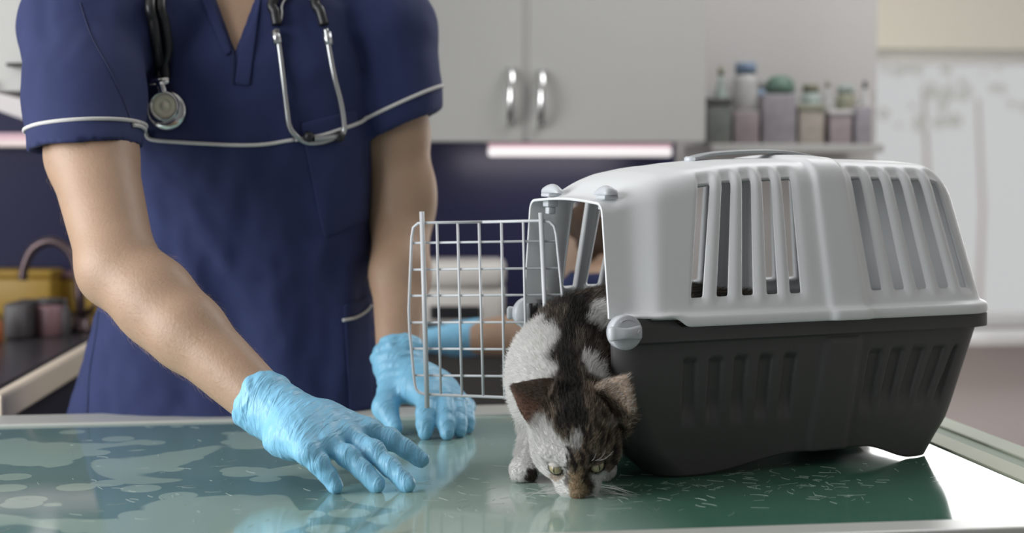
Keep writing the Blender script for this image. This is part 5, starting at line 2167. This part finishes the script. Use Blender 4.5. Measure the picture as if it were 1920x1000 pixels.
for sg in (-1, 1):
    for i in range(7):
        a0 = hd(sg * (.013 + .0025 * (i % 3)), .0520 - .002 * (i % 2), -.0125 - .0032 * (i // 2))
        out = cr * sg * (.75 + .1 * random.random()) + cu * (.28 - .10 * i + random.uniform(-.06, .06)) + cf * (.18 + random.uniform(-.15, .12))
        out /= np.linalg.norm(out)
        Lw = random.uniform(.036, .055)
        pts = [a0 + out * Lw * t + V3(0, 0, -1) * .010 * t * t + cu * .006 * t for t in np.linspace(0, 1, 8)]
        for p in pts:
            p[2] = max(p[2], TABLE + .0015)
        tube_obj('whisker', pts, list(np.linspace(.00024, .00008, 8)), WM, cat, 5, True)
    for i in range(3):
        a0 = hd(sg * (.016 + .004 * i), .038, .0200)
        out = cu * .8 + cr * sg * (.2 + .2 * i) + cf * .5
        out /= np.linalg.norm(out)
        pts = [a0 + out * .030 * t - cf * .012 * t * t for t in np.linspace(0, 1, 6)]
        tube_obj('whisker', pts, list(np.linspace(.00015, .00005, 6)), WM, cat, 5, True)


# ------------------------------------------------------------------ second person, seated behind the carrier
sp2 = thing('person', 'seated person in navy, mostly hidden behind the carrier, one bare arm in a blue glove', 'person', (.24, 2.98, 0))
Q = Solid((-.22, 2.72, .42), (.46, 3.24, 1.26), .0075)
SH2, EL2, WR2 = A(1120, 560, 2.90), A(1015, 626, 2.90), A(858, 636, 2.93)
SHF, ELF, WRF = V3(.20, 3.16, .92), V3(.16, 3.22, .70), V3(.02, 3.12, .60)
Q.loft([(.47, .25, 3.0, .12, .17, 0), (.62, .25, 3.0, .105, .15, 0), (.78, .23, 3.0, .11, .165, 0), (.89, .20, 3.0, .10, .17, 0), (.95, .185, 3.0, .05, .08, 0)], .02)
Q.chain([V3(.18, 3.0, .92), V3(.165, 3.0, 1.0)], [.055, .05], .02)
Q.ell(V3(.165, 3.0, 1.075), (.092, .073, .098), None, .02)
Q.ell(V3(.10, 3.0, 1.025), (.04, .05, .05), None, .03)
Q.cone(V3(.078, 3.0, 1.085), V3(.058, 3.0, 1.050), .010, .014, .01)
for sg in (-1, 1):
    Q.ell(V3(.17, 3.0 + sg * .074, 1.065), (.018, .010, .03), None, .006)
    Q.ell(V3(.082, 3.0 + sg * .030, 1.078), (.012, .014, .010), None, .008, 's')
Q.chain([SH2, EL2, WR2], [.052, .044, .028], .02)
Q.chain([SHF, ELF, WRF], [.052, .042, .028], .02)
Q.cone(V3(.19, 3.0, .92), SH2, .06, .052, .03).cone(V3(.19, 3.0, .92), SHF, .06, .052, .03)
link('body', Q.mesh('body', 2), M['skin'], sp2, True)
for sg in (-1, 1):
    lathe_obj('eye', [(0, -.011), (.0078, -.0078), (.011, 0), (.0078, .0078), (0, .011)], M['sill'], sp2, 16, frame_z((.094, 3.0 + sg * .030, 1.078), (-1, 0, -.4)), True)
Q = Solid((.02, 2.86, .94), (.30, 3.14, 1.24), .006)
Q.ell(V3(.178, 3.0, 1.090), (.100, .083, .100), None, .01)
Q.ell(V3(.09, 3.0, 1.035), (.075, .085, .075), None, .02, 's')
Q.displace(lambda p: .003 * noise3(p, 60))
link('hair', Q.mesh('hair', 1), M['hair'], sp2, True)
Q = Solid((0, 2.74, .40), (.46, 3.26, 1.05), .0075)
Q.loft([(.44, .255, 3.0, .15, .20, 0), (.62, .25, 3.0, .13, .175, 0), (.78, .235, 3.0, .13, .185, 0), (.89, .205, 3.0, .115, .185, 0), (.95, .19, 3.0, .06, .10, 0)], .02)
Q.chain([SH2, SH2 * .55 + EL2 * .45], [.07, .062], .03)
Q.chain([SHF, SHF * .55 + ELF * .45], [.07, .062], .03)
Q.ell(V3(.165, 3.0, .99), (.07, .07, .06), None, .01, 's')
Q.displace(lambda p: .004 * noise3(p, 18))
link('scrub_top', Q.mesh('scrub_top', 1), M['navy'], sp2, True)
Q = Solid((-.30, 2.76, .02), (.44, 3.24, .62), .009)
for sg in (-1, 1):
    Q.chain([V3(.25, 3.0 + sg * .09, .50), V3(-.14, 3.0 + sg * .11, .49), V3(-.12, 3.0 + sg * .11, .08)], [.095, .072, .055], .02)
link('trousers', Q.mesh('trousers', 1), M['navy'], sp2, True)
for sg in (-1, 1):
    Q = Solid((-.34, 3.0 + sg * .11 - .07, 0), (-.02, 3.0 + sg * .11 + .07, .13), .007)
    Q.ell(V3(-.175, 3.0 + sg * .11, .038), (.115, .046, .036), None, .02)
    link('shoe', Q.mesh('shoe', 1), M['shoe'], sp2, True)


def far_glove(wr, dirv, nm, lab):
    dirv = np.array(dirv) / np.linalg.norm(dirv)
    G = Solid(wr - .20, wr + .20, .0028)
    side = np.cross(dirv, V3(0, 0, 1)); side /= np.linalg.norm(side)
    G.chain([wr - dirv * .035, wr], [.034, .032], .01)
    for i, (o, ln, r) in enumerate(((.030, .068, .0095), (.010, .078, .010), (-.011, .072, .0098), (-.031, .056, .0088))):
        k = wr + dirv * .088 + side * o + V3(0, 0, .004)
        G.chain([wr + side * o * .5, k], [.022, .0165], .015)
        m_ = k + dirv * ln * .5 + V3(0, 0, -.006)
        t_ = k + dirv * ln * .92 + V3(0, 0, -.024)
        G.chain([k, m_, t_], [r * 1.2, r * 1.1, r * .9], .005)
    for sg in (1,):
        tb = wr + dirv * .02 + side * .03 * sg
        G.chain([tb, tb + dirv * .04 + side * .028 * sg, tb + dirv * .075 + side * .032 * sg + V3(0, 0, -.01)], [.016, .0125, .0095], .01)
    tag(link(nm, G.mesh(nm, 2), M['glove'], sp2, True), lab)


far_glove(WR2, V3(-1, .05, -.10), 'glove', 'blurred blue glove seen through the wire door')
far_glove(WRF, V3(-1, -.1, -.05), 'glove', 'blue glove on the hidden far arm')
stl = thing('stool', 'black round stool under the seated person behind the carrier', 'stool', (.26, 3.0, 0))
lathe_obj('seat', [(0, .36), (.16, .36), (.175, .37), (.175, .395), (.16, .405), (0, .405)], M['rubber'], stl, 32)
for k in range(4):
    a = math.pi / 4 + k * math.pi / 2
    tube_obj('leg', [(.11 * math.cos(a), .11 * math.sin(a), .362), (.19 * math.cos(a), .19 * math.sin(a), .0)], .011, M['steel'], stl, 10)

# ------------------------------------------------------------------ shed cat hair lying on the table
rngh = np.random.default_rng(21)
H = 460
hx = rngh.uniform(-.62, .52, H)
hy = rngh.uniform(-.74, -.10, H)
clump = rngh.random(H) < .5
cx_ = rngh.choice([.03, .10, .16, .23, -.18, -.10, .28, -.45], H)
cy_ = rngh.choice([-.66, -.70, -.62, -.56], H)
hx = np.where(clump, cx_ + rngh.normal(size=H) * .06, hx)
hy = np.where(clump, cy_ + rngh.normal(size=H) * .05, hy)
ok = (hx > -.9) & (hx < .52) & (hy > -.77) & (hy < -.095)
hx, hy = hx[ok], hy[ok]
H = len(hx)
ang = rngh.uniform(0, 2 * math.pi, H)
ln = rngh.uniform(.004, .022, H)
cv = rngh.normal(size=H) * 45
tt = np.linspace(0, 1, 7)
th_ = ang[:, None] + cv[:, None] * ln[:, None] * tt[None, :]
stp = ln[:, None] / 6
X_ = hx[:, None] + np.concatenate([np.zeros((H, 1)), np.cumsum(np.cos(th_[:, :-1]) * stp, 1)], 1)
Y_ = hy[:, None] + np.concatenate([np.zeros((H, 1)), np.cumsum(np.sin(th_[:, :-1]) * stp, 1)], 1)
hairs = bpy.data.hair_curves.new('loose_hair')
hairs.add_curves([7] * H)
pp = np.stack([X_, Y_, np.full_like(X_, TABLE + .0003)], 2)
hairs.attributes['position'].data.foreach_set('vector', pp.astype(np.float32).ravel())
ra = hairs.attributes.get('radius') or hairs.attributes.new('radius', 'FLOAT', 'POINT')
ra.data.foreach_set('value', np.full(H * 7, .00012, np.float32))
ho = bpy.data.objects.new('loose_hair', hairs)
COL.objects.link(ho)
hairs.materials.append(mat('pale_hair', (.50, .55, .50), .5))
ho.location = (0, 2.433, 0)
ho.rotation_euler = (0, 0, TB)
tag(ho, 'short pale cat hairs scattered over the green table top', 'cat hair', None, 'stuff')

# fine hair on the forearms
nb = len(body_me.vertices)
bco = np.empty(nb * 3, np.float32); body_me.vertices.foreach_get('co', bco); bco = bco.reshape(-1, 3).astype(float)
bno = np.empty(nb * 3, np.float32); body_me.vertices.foreach_get('normal', bno); bno = bno.reshape(-1, 3).astype(float)
roots, dirs, nrms = [], [], []
for a, b2, n in ((RE, RW, 1500), (LE, LW, 900), (R_UP, RE, 200)):
    d, t = seg_d(bco, a, b2)
    idx = np.where((d < .062) & (t > .03) & (t < .80))[0]
    idx = RNG.choice(idx, n)
    ax_ = (b2 - a) / np.linalg.norm(b2 - a)
    roots.append(bco[idx] + RNG.normal(size=(n, 3)) * .0015)
    nrms.append(bno[idx])
    dirs.append(ax_ + RNG.normal(size=(n, 3)) * .35)
roots, dirs, nrms = map(np.concatenate, (roots, dirs, nrms))
roots -= nrms * np.einsum('ij,ij->i', (roots - roots), nrms)[:, None]
dirs -= nrms * np.einsum('ij,ij->i', dirs, nrms)[:, None]
dirs /= np.linalg.norm(dirs, axis=1)[:, None]
Lh = RNG.uniform(.005, .013, len(roots))[:, None]
q0 = roots - nrms * .001
q1 = q0 + dirs * Lh * .5 + nrms * Lh * .28
q2 = q1 + dirs * Lh * .5 + nrms * Lh * .06
ah = bpy.data.hair_curves.new('arm_hair')
ah.add_curves([3] * len(roots))
ah.attributes['position'].data.foreach_set('vector', np.stack([q0, q1, q2], 1).astype(np.float32).ravel())
ra = ah.attributes.get('radius') or ah.attributes.new('radius', 'FLOAT', 'POINT')
ra.data.foreach_set('value', np.tile(np.array([.00006, .00005, .00002], np.float32), len(roots)))
aho = bpy.data.objects.new('arm_hair', ah)
COL.objects.link(aho)
aho.parent = person
aho.matrix_parent_inverse = base_matrix(person).inverted()
ah.materials.append(mat('sandy_hair', (.42, .26, .15), .5))
